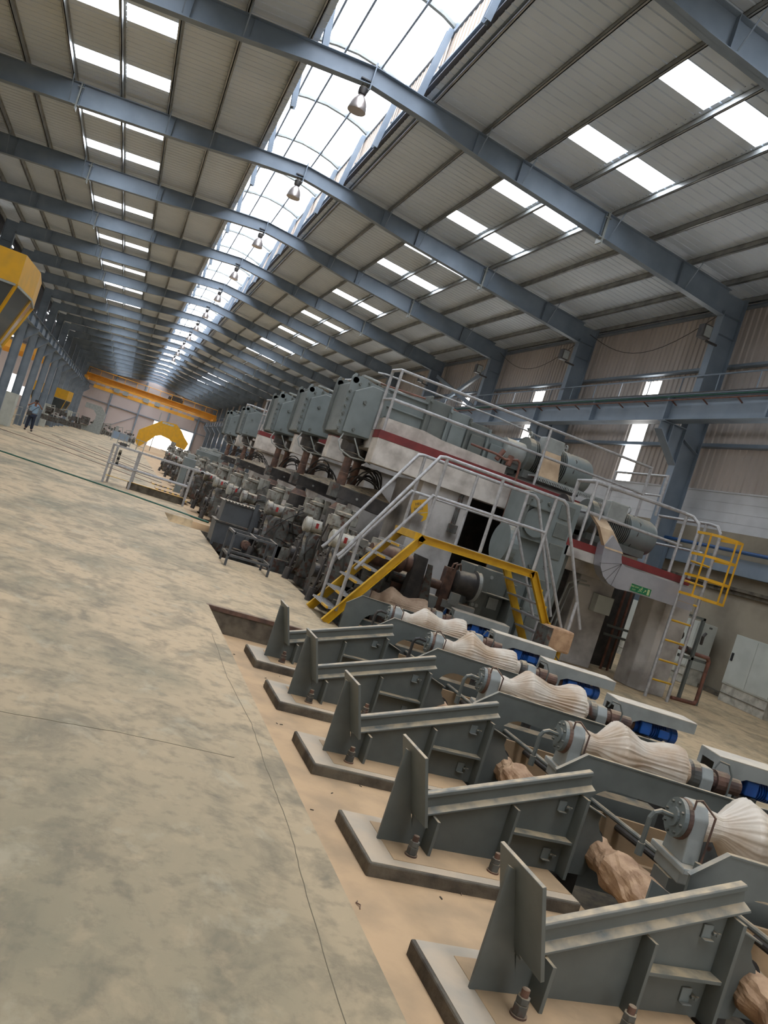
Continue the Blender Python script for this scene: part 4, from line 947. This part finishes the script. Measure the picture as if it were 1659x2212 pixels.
m = M().tube([(9.6, 1.35, 1.75), (9.4, 1.32, 1.74), (9.2, 1.35, 1.6), (9.1, 1.38, .6)], .02, 6); m.tube([(9.7, 1.35, 1.68), (9.42, 1.32, 1.66), (9.28, 1.36, 1.5), (9.2, 1.38, .5)], .02, 6); m.build('conduit', lightg, t)
t2 = tag(M().box(9.9, 10.3, 14.42, 14.62, 1.2, 1.58).build('junction_box', cabw, bevel=.01), 'pale grey junction box on the thick concrete pillar', 'box')
def motor(name, label, x, y, z, L_, r):
    t = thing(name, label, 'motor', (x, y, z), 0, 'large drive motors')
    M().cyl((-.65, 0, 0), (-.2, 0, 0), r*.62, 24).build('coupling_guard', lightg, t, smooth=True)
    m = M().cyl((-.05, 0, 0), (.7, 0, 0), r*.86, 24)
    for q in range(17): m.cyl((-.02+q*.043, 0, 0), (-.005+q*.043, 0, 0), r, 28)
    m.build('cooling_fins', green, t)
    M().cyl((-.2, 0, 0), (-.05, 0, 0), r*1.02, 28).build('end_bell', green, t)
    M().lathe([(.72, r*.98), (.75, r), (1.3, r), (1.4, r*.9), (1.42, r*.6)], (0, 0, 0), (1, 0, 0), 32).build('fan_cowl', greenc, t, smooth=True)
    M().box(.05, .48, -r*1.15, -r*.3, r*.25, r*1.25).build('terminal_box', lightg, t, bevel=.02)
    m = M()
    for xx in (-.12, .78):
        for q in range(16): a, b_ = q*PI/8, (q+1)*PI/8; m.cyl((xx, .07*math.cos(a), r+.07+.07*math.sin(a)), (xx, .07*math.cos(b_), r+.07+.07*math.sin(b_)), .014, 6)
    m.build('lifting_eye', lightg, t)
    M().tube([(.85, -r*.3, r*.95), (.95, -r*.8, r*.6), (.9, -r, 0), (.85, -r*.7, -r*.8)], .013, 6).build('cable', hosem, t)
    M().box(-.2, 1.2, -r*.9, r*.9, -r*1.15, -r*.75).build('base_feet', green, t)
    return t
t = motor('drive_motor', 'large ribbed grey-green motor on the upper platform', 7.9, 15.45, 3.85, 1.4, .4)
M().prism([(-.04, -.3), (.02, .1), (.06, .12), (.08, -.3)], 'x', .0, .01)
M().add([(.0, -.5, .2), (.45, -.5, .2), (.5, -.62, -.36), (.02, -.62, -.36), (.0, -.48, .2), (.45, -.48, .2), (.5, -.6, -.36), (.02, -.6, -.36)], [(0, 1, 2, 3), (4, 7, 6, 5), (0, 4, 5, 1), (1, 5, 6, 2), (2, 6, 7, 3), (3, 7, 4, 0)]).build('dusty_cable_chute', board, t)
m = M().box(-.1, 1.75, -.72, -.4, -.40, -.36)
for q in range(46): m.box(-.1+q*.04, -.1+q*.04+.022, -.725, -.715, -.46, -.38)
m.build('perforated_tray', lightg, t)
t = motor('drive_motor', 'large ribbed grey-green motor on the lower platform behind the duct', 8.95, 14.1, 2.95, 1.4, .37)
m = M().cyl((-.75, 0, -.02), (-.68, 0, -.02), .33, 28); m.box(-.5, .3, -.5, .5, -.5, -.42); m.build('brake_disc', dark, t)
m = M().tube([(6.25, 14.75, 3.62), (6.8, 14.68, 3.6), (7.0, 14.62, 3.55), (7.25, 14.6, 3.62), (7.32, 14.6, 3.58), (7.34, 14.6, 3.4), (7.34, 14.6, 2.0), (7.34, 14.6, .2)], .024, 8)
m.cyl((6.85, 14.7, 3.5), (6.95, 14.7, 3.72), .05, 12); m.cyl((7.1, 14.64, 3.45), (7.12, 14.64, 3.66), .06, 12)
tag(m.build('rusty_water_pipe', copper), 'rust-red water pipe with valves dropping in front of the concrete beam', 'pipe')
t = thing('cable_duct', 'silver sheet metal duct bending under the lower platform edge', 'duct', (0, 12.93, 0))
out = [(8.78, 2.72), (8.95, 2.60), (9.07, 2.5), (9.10, 2.36), (9.14, 2.28), (9.24, 2.245), (10.95, 2.245), (11.0, 1.83), (9.5, 1.82), (9.2, 1.80), (9.0, 1.84), (8.83, 1.95), (8.72, 2.1), (8.68, 2.3), (8.66, 2.5)]
M().prism(out, 'y', 0, .24).build('duct_bend', ductm, t)
M().add([(8.45, .5, 3.05), (8.78, .5, 3.05), (8.82, .1, 2.8), (8.5, .1, 2.8), (8.68, -.01, 2.45), (9.1, -.01, 2.45), (8.45, .6, 3.05), (8.78, .6, 3.05), (8.82, .2, 2.8), (8.5, .2, 2.8), (8.68, .1, 2.45), (9.1, .1, 2.45)],
        [(0, 1, 2, 3), (3, 2, 5, 4), (6, 9, 8, 7), (9, 10, 11, 8), (0, 3, 9, 6), (3, 4, 10, 9), (1, 7, 8, 2), (2, 8, 11, 5), (0, 6, 7, 1), (4, 5, 11, 10)]).build('dusty_chute', board, t)
m = M()
for a in (.25, .65, 1.05, 1.4): m.beam((9.14, -.004, 2.27), (9.14-.48*math.cos(a), -.004, 2.27-.46*math.sin(a)), .004, .006)
m.build('fold_seams', dark, t)
t = thing('exit_sign', 'green emergency exit sign with running figure on the silver duct', 'sign', (9.71, 12.915, 1.915))
M().box(-.235, .235, 0, .012, -.07, .07).build('sign_panel', signg, t)
m = M()
for a in (-.075, .07): m.box(-.24, .24, -.002, .014, a, a+.006)
for a in (-.241, .235): m.box(a, a+.006, -.002, .014, -.075, .076)
m.build('sign_border', white, t)
cream = mat('sign_cream', (170, 186, 130), .5)
text('FIRE EXIT', .045, cream, t, (-.14, -.001, .025), (PI/2, 0, 0)); text('EXIT', .04, cream, t, (-.15, -.001, -.03), (PI/2, 0, 0))
m = M().cyl((.02, 0, .045), (.02, -.003, .045), .012, 12)
for a, b_ in (((.015, .03), (.0, -.01)), ((0, -.01), (.03, -.03)), ((.03, -.03), (.03, -.055)), ((0, -.01), (-.03, -.03)), ((-.03, -.03), (-.055, -.035)), ((.01, .025), (.04, .01)), ((.01, .025), (-.025, .015)), ((-.025, .015), (-.035, -.005))): m.beam((a[0], -.002, a[1]), (b_[0], -.002, b_[1]), .003, .011)
for a, b_ in (((.07, -.03), (.12, .025)), ((.12, .025), (.09, .02)), ((.12, .025), (.118, -.005))): m.beam((a[0], -.002, a[1]), (b_[0], -.002, b_[1]), .003, .012)
m.box(.155, .205, -.003, 0, -.055, .055); m.build('running_figure', cream, t)
t = thing('pipe_cluster', 'rust-red pipes standing in the gap between the two thick pillars', 'pipes', (11.15, 15.2, 0))
for q in range(4): M().tube([(q*.09-.1, .1*(q % 2), 0), (q*.09-.1, .1*(q % 2), 1.85)], .022, 8).build('pipe', copper, t)
for z in (.75, .95): M().box(-.3, .35, -.04, 0, z, z+.05).build('clamp_bar', green, t)
# rail on lower platform + ladder with cage
t = thing('lower_platform_handrail', 'grey pipe handrail curving down at the ladder on the lower platform', 'handrail', (0, 0, 0))
M().tube([(8.3, 13.9, 2.43), (8.3, 13.9, 3.58), (8.3, 13.3, 3.6), (10.4, 13.25, 3.62), (10.52, 13.15, 3.6), (10.58, 13.0, 3.48), (10.58, 12.95, 3.3)], .031, 10).build('top_rail', galv, t)
M().tube([(11.08, 14.9, 2.43), (11.08, 14.9, 3.6), (11.08, 13.3, 3.6), (11.1, 13.1, 3.58), (11.11, 12.98, 3.45), (11.11, 12.95, 3.3)], .031, 10).build('top_rail', galv, t)
M().tube([(8.3, 13.9, 3.0), (8.35, 13.25, 3.0), (10.55, 13.25, 3.0)], .025, 8).build('mid_rail', galv, t)
M().tube([(11.08, 14.9, 3.0), (11.08, 13.25, 3.0)], .025, 8).build('mid_rail', galv, t)
for (x, y) in ((8.3, 13.25), (8.58, 13.25), (10.45, 13.25), (11.08, 13.4)): M().cyl((x, y, 2.43), (x, y, 3.6), .03, 8).build('rail_post', galv, t)
t = thing('caged_ladder', 'fixed ladder with yellow rungs and yellow safety cage', 'ladder', (0, 12.95, 0))
for x in (10.58, 11.11): M().cyl((x, 0, 0), (x, 0, 3.3), .034, 12).build('ladder_rail', galv, t, smooth=True)
for q in range(7): M().cyl((10.58, 0, .36+q*.4), (11.11, 0, .36+q*.4), .021, 8).build('rung', yellow, t)
cg = M()
for z in (3.33, 2.91, 2.49, 2.12):
    P_ = [(10.56, .02), (10.56, -.38), (10.68, -.58), (10.95, -.66), (11.13, -.6), (11.16, -.3), (11.14, .02)]
    for a, b_ in zip(P_, P_[1:]): cg.beam((a[0], a[1], z), (b_[0], b_[1], z), .008, .05)
for (x, y) in ((10.57, -.39), (10.95, -.66), (11.14, -.6)): cg.beam((x, y, 2.10), (x, y, 3.35), .04, .008, up=(0, 1, 0))
cg.build('safety_cage', yellowc, t)
# ---- signs, boxes and stuff around the near pillar
t = thing('stand_number_sign', 'tilted yellow plate with stencilled stand number hung by the stair', 'sign', (5.55, 14.55, 2.12), 0)
t.rotation_euler = (0, -.38, 0)
M().box(-.17, .17, 0, .01, -.12, .13).build('sign_plate', yellowc, t)
text('H01', .075, dark, t, (-.02, -.001, .05), (PI/2, 0, 0)); text('BFZ00', .07, dark, t, (-.02, -.001, -.045), (PI/2, 0, 0))
M().box(-.03, .03, .01, .3, -.05, .05).build('wall_bracket', dark, t)
m = M().prism([(-.02, -.14), (.17, -.13), (.16, -.25), (.02, -.3), (.08, -.2)], 'y', 0, .01); m.build('folded_plate', yellow, t)
tag(M().box(6.34, 6.5, 14.66, 14.8, 1.83, 2.0).build('switch_box', mach, bevel=.008), 'small grey switch box with conduits on the concrete pillar', 'box')
m = M()
for q in range(3): m.tube([(6.38+q*.04, 14.76, 2.0), (6.38+q*.04, 14.76, 2.55+q*.03), (6.45+q*.03, 14.76, 2.66), (6.6, 14.76, 2.68+q*.02), (7.7, 14.72, 2.63)], .014, 6)
tag(m.build('conduit_run', mach), 'three thin conduits bending up from the small switch box', 'conduit')
t = thing('pipe_support_stand', 'grey angle frame with red-brown pipe beside the ladder foot', 'frame', (0, 13.6, 0))
m = M()
for (x, z) in ((11.95, 1.78), (12.42, .92)): m.box(x-.03, x+.03, 0, .06, 0, z)
for (x, z) in ((11.5, 1.78), (11.7, .92)): m.box(x-.03, x+.03, .6, .66, 0, z)
m.box(11.4, 11.98, 0, .05, 1.73, 1.78); m.box(11.6, 12.45, 0, .05, .88, .94); m.build('angle_frame', green, t)
m = M().tube([(11.7, -.05, .03), (12.3, -.05, .04), (12.33, -.05, .1), (12.33, -.05, .95), (12.28, -.05, 1.02), (12.0, .1, 1.02), (11.7, .2, 1.05)], .04, 10); m.build('water_pipe', copper, t)
m = M().cyl((11.85, .15, 1.05), (12.05, .15, 1.03), .08, 14); m.build('valve', dark, t); M().tube([(12.0, -.05, 1.25), (11.95, -.1, 1.42), (12.0, -.1, 1.5)], .03, 8).build('valve_handle', dark, t)
t = thing('coiled_cable', 'coil of black cable hung beside the ladder', 'cable', (11.55, 13.9, 1.3))
for q in range(6): M().tube([(.2*math.cos(a)+q*.01, q*.03-.08, .13*math.sin(a)+q*.012) for a in [k*PI/8 for k in range(17)]], .014, 6).build('coil_loop', hosem, t)
# ---- control cabinets against the right wall
def cabinet(x0, y0, L_, label):
    t = thing('control_cabinet', label, 'cabinet', (x0, y0, 0), 0, 'pale control cabinets by the right wall')
    M().box(0, .62, 0, L_, .42, 1.66).build('cabinet_body', cabw, t, bevel=.01)
    M().box(.02, .62, .02, L_-.02, 0, .42).build('plinth', white, t, bevel=.006)
    m = M().box(-.012, 0, .03, L_/2-.02, .46, 1.62); c = m.build('cabinet_door', cabw, t)
    c = M().box(-.012, 0, L_/2+.02, L_-.03, .46, 1.62).build('cabinet_door', cabw, t)
    M().box(-.04, -.012, L_-.12, L_-.07, 1.0, 1.2).build('door_handle', blackm, c)
    m = M().box(.0, .012, .02, L_-.02, .2, .21); m.box(.05, .15, -.006, 0, 1.55, 1.6); m.box(.35, .45, -.006, 0, 1.55, 1.6); m.build('trim_strip', mach, t)
cabinet(14.98, 14.35, 1.5, 'pale grey control cabinet at the right picture edge')
cabinet(14.98, 17.2, 1.6, 'pale grey control cabinet partly behind the caged ladder')
cabinet(14.98, 19.6, 1.6, 'pale grey control cabinet behind the pipe frame, farther along the wall')
# ================================================================== FAR HALL
# crane bridge
t = thing('overhead_crane', 'orange double girder overhead crane spanning the far end of the hall', 'crane', (0, 150, 0))
M().box(-8.6, 14.5, 0, .5, 8.1, 8.95).build('front_girder', orange, t)
M().box(-8.6, 14.5, 3.2, 3.7, 7.9, 8.7).build('rear_girder', orange, t)
for x in (-8.5, 14.3): M().box(x-.3, x+.3, -.6, 4.3, 7.81, 8.4).build('end_carriage', orange, t)
m = M().tube([(-8.4, -.6, 9.9), (14.3, -.6, 9.9)], .05, 6)
for q in range(12): m.cyl((-8.4+q*2.06, -.6, 8.9), (-8.4+q*2.06, -.6, 9.9), .04, 6)
m.box(-8.5, 14.4, -.9, 0, 8.88, 8.94); m.build('walkway_rail', orange, t)
m = M().box(-6.9, 10.8, -.5, -.1, 6.75, 7.3)
for q in range(22): m.beam((-6.9+q*.8, -.4, 7.0), (-6.5+q*.8, -.4, 7.95), .08, .08)
m.box(-6.9, 10.8, -.5, -.35, 7.9, 8.05); m.build('lower_truss', orange, t)
for x in (-3.5, -2.0, 1.6, 3.6): M().box(x, x+.9, -.8, -.3, 7.1, 7.8).build('electrical_box', lightg, t)
m = M().box(5.5, 8.2, .3, 3.3, 9.0, 9.6); m.cyl((6.0, 1, 9.7), (7.8, 1, 9.7), .5, 18); m.build('hoist_trolley', dark, t)
# far yellow arch cover
s_ = 1.87
A_ = [(1.15, .84), (.88, 1.24), (.91, 1.97), (2.09, 2.97), (3.03, 3.05), (3.46, 2.74), (3.75, 2.4), (4.12, 2.07), (4.0, 1.62), (3.5, 1.66), (3.22, 1.78), (2.9, 1.98), (2.3, 2.06), (1.98, 1.9), (1.7, 1.5), (1.44, 1.2)]
t = thing('yellow_arch_cover', 'large yellow arched machine cover standing at the far end of the line', 'cover', (0, 103, 0))
M().prism([(x*s_, 1.8+(z-1.8)*s_) for x, z in A_], 'y', 0, 1.6).build('arched_shell', yellowc, t)
M().box(4.0, 5.4, -.03, 0, 3.72, 3.95).build('white_markings', white, t)
t = thing('tall_marker_post', 'thin pale post beyond the yellow arch cover', 'post', (3.6, 104.8, 0)); M().cyl((0, 0, 0), (0, 0, 5.0), .05, 6).build('post_tube', lightg, t)
# blue-grey panel and far railings
t = thing('blue_panel_screen', 'pale blue-grey panel screen with crossed bracing beyond the railing', 'screen', (-1.07, 96, 0))
m = M().box(0, 1.9, 0, .06, .3, 1.12); m.build('panel', mat('pale_blue_panel', (134, 152, 172), .5), t)
m = M().beam((.6, -.02, .35), (1.2, -.02, .9), .03, .05); m.beam((1.2, -.02, .9), (1.7, -.02, .35), .03, .05)
for x in (0.05, 1.8): m.box(x, x+.08, -.02, .08, 0, 1.1)
m.box(.2, .55, 0, .1, 1.12, 1.7); m.build('bracing', lightg, t)
def railing(name, lab, p0, p1, h_, n, m_=lightg, grp=None, z0=0):
    t = thing(name, lab, 'railing', (0, 0, 0), 0, grp); P0, P1 = Vector((*p0, z0)), Vector((*p1, z0)); m = M()
    for z in (h_, h_*.55): m.beam(P0+Vector((0, 0, z)), P1+Vector((0, 0, z)), .06, .06)
    m.build('rail_bars', m_, t)
    for q in range(n+1): p = P0.lerp(P1, q/n); M().box(p.x-.03, p.x+.03, p.y-.03, p.y+.03, z0, z0+h_).build('rail_post', m_, t)
railing('far_railing', 'pale railing left of the blue-grey panel screen', (-2.5, 110), (-.9, 104), 1.25, 3, grp='far pale railings')
railing('far_railing', 'pale railing running right behind the blue-grey panel screen', (-.2, 82), (2.0, 72), 1.15, 4, grp='far pale railings')
for i, (a, b_) in enumerate(((74.6, 103), (104, 146))):
    railing('bay_railing', 'grey railing between the %s columns at the sunken bay' % ('near white based' if i == 0 else 'farther'), (-9.2, a), (-9.3, b_), 1.75, 9, lightg, 'railings along the sunken bay', -1.14)
# white column bases
for i, y in enumerate((73.6, 105.0, 148.0)):
    m = M().box(-9.75, -8.75, y-.2, y+1.4, -1.14, 1.65)
    for z in (-.2, .7): m.box(-9.76, -8.74, y-.21, y+1.41, z, z+.02)
    tag(m.build('column_casing', cabw), 'white block casing round the foot of a left column, %s from the camera' % ORD[i], 'casing', 'white column casings')
# near control pulpit at the left edge
def pulpit(lab, x0, poly, z0, z1, zg, ins, legs, zf):
    t = thing('control_pulpit', lab, 'cabin', (0, 0, 0), 0, 'yellow topped control cabins')
    M().prism(poly, 'z', z0, z1).build('cabin_roof_band', yellowc, t)
    n = len(poly); cx = sum(p[0] for p in poly)/n; cyy = sum(p[1] for p in poly)/n
    def shr(p, k): d = Vector((cx-p[0], cyy-p[1])); return (p[0]+d.x*k, p[1]+d.y*k)
    top = [shr(p, .01) for p in poly]; bot = [shr(p, ins) for p in poly]
    M().add([(*p, z0) for p in top]+[(*p, zg) for p in bot], [tuple(range(n)), tuple(range(2*n-1, n-1, -1))]+[(i, (i+1) % n, (i+1) % n+n, i+n) for i in range(n)]).build('sloping_glazing', glass, t)
    m = M()
    for i in range(n):
        a, b_ = top[i], top[(i+1) % n]; c, d = bot[i], bot[(i+1) % n]
        m.beam((*a, z0-.03), (*b_, z0-.03), .05, .05); m.beam((*c, zg+.02), (*d, zg+.02), .05, .05)
        k = max(1, round(math.hypot(a[0]-b_[0], a[1]-b_[1])/1.6))
        for q in range(1, k): s = q/k; m.beam((a[0]+(b_[0]-a[0])*s, a[1]+(b_[1]-a[1])*s, z0), (c[0]+(d[0]-c[0])*s, c[1]+(d[1]-c[1])*s, zg), .03, .03)
    m.build('mullions', lightg, t)
    for i in range(n): M().beam((*top[i], z0), (*bot[i], zg), .06, .06).build('corner_mullion', yellowc, t)
    M().prism(bot, 'z', zg-.9 if legs else zg-.3, zg).build('cabin_base', clad, t)
    m = M()
    for (x, y) in legs: m.box(x-.1, x+.1, y-.1, y+.1, zf, zg-.3)
    if legs: m.build('cabin_supports', steelb, t)
pulpit('large yellow topped control cabin cut off by the left picture edge', 0, [(-8, 20.7), (-3.18, 20.7), (-3.06, 22.7), (-3.22, 24.6), (-8, 24.6)], 4.16, 4.86, 2.8, .22, [(-7, 21.5), (-7, 23.8), (-4.8, 23.8), (-4.9, 21.6)], -1.14)
pulpit('distant yellow topped control cabin among the left columns', 0, [(-12.0, 110), (-7.6, 110), (-7.1, 111.5), (-7.4, 114.6), (-12.0, 114.6)], 2.75, 3.95, 1.4, .2, [(-11.3, 111), (-11.3, 113.6), (-8.5, 111), (-8.5, 113.6)], -1.14)
# far left machines
t = thing('c_frame_machine', 'tall pale grey C-shaped machine frame far left by the end wall', 'machine', (-5.2, 104, 0))
M().prism([(0, 0), (0, .6), (1.2, .7), (1.7, 1.2), (1.7, 2.2), (1.2, 2.7), (.2, 2.7), (.2, 3.3), (2.0, 3.3), (2.7, 2.6), (2.7, 0)], 'y', 0, 1.2).build('c_frame', lightg, t)
M().box(.2, 1.2, -.5, .4, .7, 1.6).build('tool_head', mach, t)
for i in range(7):
    rr = random.Random(400+i); x, y = [(-7.6, 92), (-6.6, 97), (-5.6, 100), (-3.4, 112), (-2.2, 118), (-.6, 124), (.8, 120)][i]
    t = thing('workshop_machine', 'low grey workshop machine by the far end wall, %s from the left' % ORD[i], 'machine', (x, y, 0), 0, 'small far workshop machines')
    m = M()
    for q in range(9): m.cbox((rr.uniform(-.5, .9), rr.uniform(-.3, .3), rr.uniform(.2, 1.3)), (rr.uniform(.2, .7), .4, rr.uniform(.1, .5)))
    m.box(-.6, 1.1, -.4, .4, 0, .5); m.build('machine_body', mach, t)
    m = M().tube([(-.4, -.4, .5), (-.4, -.4, 1.5), (.4, -.4, 1.7), (.6, -.4, .6)], .05, 6); m.build('pipe_loop', lightg, t)
for i in range(9):
    rr = random.Random(450+i); x, y = -13-i*1.2, 66+i*7
    t = thing('sunken_bay_machine', 'grey machinery in the sunken bay behind the left columns, %s from the camera' % ORD[i], 'machine', (x, y, -1.14), 0, 'machines of the sunken bay')
    m = M()
    for q in range(12): m.cbox((rr.uniform(-1.5, 1.5), rr.uniform(-.6, .6), rr.uniform(.3, 2.2)), (rr.uniform(.3, 1.2), .6, rr.uniform(.2, .8)))
    m.box(-1.6, 1.6, -.8, .8, 0, .9); m.build('machine_body', mach, t)
t = thing('neighbour_crane', 'orange crane girders crossing the neighbouring bay behind the columns', 'crane', (0, 128, 0))
for z, y in ((7.6, 0), (7.0, 3)): M().box(-34, -10.3, y, y+.6, z, z+1.1).build('bridge_girder', orange, t)
M().box(-34, -10.3, 5, 5.4, 8.6, 8.9).build('walkway_rail', lightg, t)
# folded blue tarpaulin? -> blue and dark details at far roll line
# ================================================================== PERSON
def person():
    t = thing('person', 'person in light blue shirt and dark jeans holding a camera to the face', 'person', (-4.72, 48.3, 0), math.radians(190))
    V_ = {'pelvis': ((0, 0, .92), .15), 'waist': ((0, .0, 1.06), .14), 'chest': ((0, .0, 1.28), .17), 'neck': ((0, .0, 1.47), .062), 'head': ((0, .02, 1.58), .085), 'crown': ((0, .01, 1.67), .08),
          'lh': ((-.1, 0, .86), .1), 'lk': ((-.13, .02, .48), .065), 'la': ((-.15, -.02, .1), .045), 'lf': ((-.18, .16, .04), .04),
          'rh': ((.1, 0, .86), .1), 'rk': ((.13, .03, .48), .065), 'ra': ((.14, -.01, .1), .045), 'rf': ((.2, .16, .04), .04),
          'ls': ((-.2, 0, 1.40), .065), 'le': ((-.37, .1, 1.33), .045), 'lw': ((-.15, .24, 1.53), .033), 'lp': ((-.09, .25, 1.58), .035),
          'rs': ((.2, 0, 1.40), .065), 're': ((.37, .1, 1.33), .045), 'rw': ((.15, .24, 1.53), .033), 'rp': ((.09, .25, 1.58), .035)}
    E_ = [('pelvis', 'waist'), ('waist', 'chest'), ('chest', 'neck'), ('neck', 'head'), ('head', 'crown'), ('pelvis', 'lh'), ('lh', 'lk'), ('lk', 'la'), ('la', 'lf'), ('pelvis', 'rh'), ('rh', 'rk'), ('rk', 'ra'), ('ra', 'rf'), ('chest', 'ls'), ('ls', 'le'), ('le', 'lw'), ('lw', 'lp'), ('chest', 'rs'), ('rs', 're'), ('re', 'rw'), ('rw', 'rp')]
    def skin_obj(name, keys, m, grow=0., root=None):
        ks = [k for k in V_ if k in keys]; ix = {k: i for i, k in enumerate(ks)}
        me = bpy.data.meshes.new(name); me.from_pydata([V_[k][0] for k in ks], [(ix[a], ix[b_]) for a, b_ in E_ if a in ix and b_ in ix], [])
        o = bpy.data.objects.new(name, me); COL.objects.link(o); o.parent = t
        sk = o.modifiers.new('skin', 'SKIN'); 
        for k in ks:
            v = me.skin_vertices[0].data[ix[k]]; r = V_[k][1]+grow; v.radius = (r*1.15, r*.8) if k in ('chest', 'waist', 'pelvis') else (r, r)
        me.skin_vertices[0].data[ix[root or ks[0]]].use_root = True
        o.modifiers.new('sub', 'SUBSURF').levels = 2; o.modifiers['sub'].render_levels = 2; me.materials.append(m); return o
    b_ = skin_obj('body', set(V_), skin)
    skin_obj('trousers', {'pelvis', 'lh', 'lk', 'la', 'rh', 'rk', 'ra'}, jeans, .035)
    skin_obj('shirt', {'pelvis', 'waist', 'chest', 'ls', 'le', 'rs', 're'}, shirt, .05)
    m = M()
    for s in (-1, 1):
        for q in range(4): m.tube([(s*.09, .26, 1.56+q*.018), (s*.05, .32, 1.57+q*.018), (s*.02, .30, 1.58+q*.016)], .009, 6)
        m.tube([(s*.11, .25, 1.55), (s*.08, .30, 1.53)], .01, 6)
    m.build('fingers', skin, t)
    m = M().lathe([(0, .03), (.03, .085), (.08, .1), (.14, .095), (.17, .05)], (0, -.005, 1.58), n=16); m.build('hair', hair, t, smooth=True)
    m = M().cbox((0, .1, 1.575), (.02, .04, .04)); m.cbox((-.1, .0, 1.59), (.02, .03, .05)); m.cbox((.1, .0, 1.59), (.02, .03, .05)); m.build('nose_and_ears', skin, t)
    m = M().box(-.07, .07, .2, .27, 1.56, 1.65); m.cyl((0, .27, 1.6), (0, .36, 1.6), .035, 14); m.build('held_camera', blackm, t, bevel=.01)
    m = M().beam((-.16, .16, 1.42), (.16, .18, 1.0), .03, .02); m.build('bag_strap', blackm, t)
    m = M().cbox((.2, .16, .95), (.24, .12, .26)); m.build('shoulder_bag', dark, t, bevel=.03)
    for s in (-.17, .17): M().cbox((s, .06, .045), (.1, .27, .09)).build('shoe', blackm, t, bevel=.03)
person()
# small striped cone on the railing and striped kerbs
t = thing('striped_bollard', 'black and white striped bollard hanging by the pipe railing', 'bollard', (.11, 26.6, .62))
for q in range(6): M().cyl((0, 0, .08*q), (0, 0, .08*q+.08), .045, 12).build('stripe', white if q % 2 else blackm, t)
t = thing('bench_vice', 'grey bench vice on the railing ledge', 'vice', (.12, 26.35, 1.24))
M().box(-.1, .12, -.05, .05, 0, .1).build('vice_body', mach, t, bevel=.01); M().cyl((-.16, 0, .06), (.18, 0, .06), .02, 8).build('screw', mach, t)
for i, (x, y) in enumerate(((2.1, 28.8), (2.2, 31.0), (2.15, 33.6))):
    t = thing('striped_cover_plate', 'floor cover plate with black and yellow striped edge, %s beyond the pipe railing' % ORD[i], 'plate', (x-.5, y, 0), 0, 'striped floor cover plates')
    M().box(0, 1.2, 0, 1.2, .0, .03).build('plate', dustm, t)
    for q in range(12): M().box(q*.1, q*.1+.1, -.06, 0, 0, .035).build('black_stripe' if q % 2 else 'yellow_stripe', blackm if q % 2 else yellow, t)
# debris on the recess floor
rr = random.Random(77); m = M()
for q in range(70):
    x, y = rr.uniform(1.7, 3.5), rr.uniform(2.2, 9.8)
    a = rr.uniform(0, PI); L_ = rr.uniform(.006, .03)
    m.beam((x, y, ZR+.003), (x+L_*math.cos(a), y+L_*math.sin(a), ZR+.004), rr.uniform(.004, .012), .006)
tag(m.build('dirt_crumbs', edgec), 'small dark dirt crumbs scattered on the sandy recess floor', 'debris', kind='stuff')
for i, (x, y) in enumerate(((1.95, 4.05), (2.75, 4.9-.5), (1.9, 2.75))):
    pts = [(x, y, ZR+.004), (x+.01, y+.03, ZR+.012), (x-.005, y+.06, ZR+.006), (x+.01, y+.085, ZR+.004)]
    tag(M().tube(pts, .0035, 5).build('wire_scrap', rusty), 'short dark wire scrap on the sandy recess floor, %s from the camera' % ORD[(2, 1, 0)[i] if False else i], 'scrap', 'wire scraps')
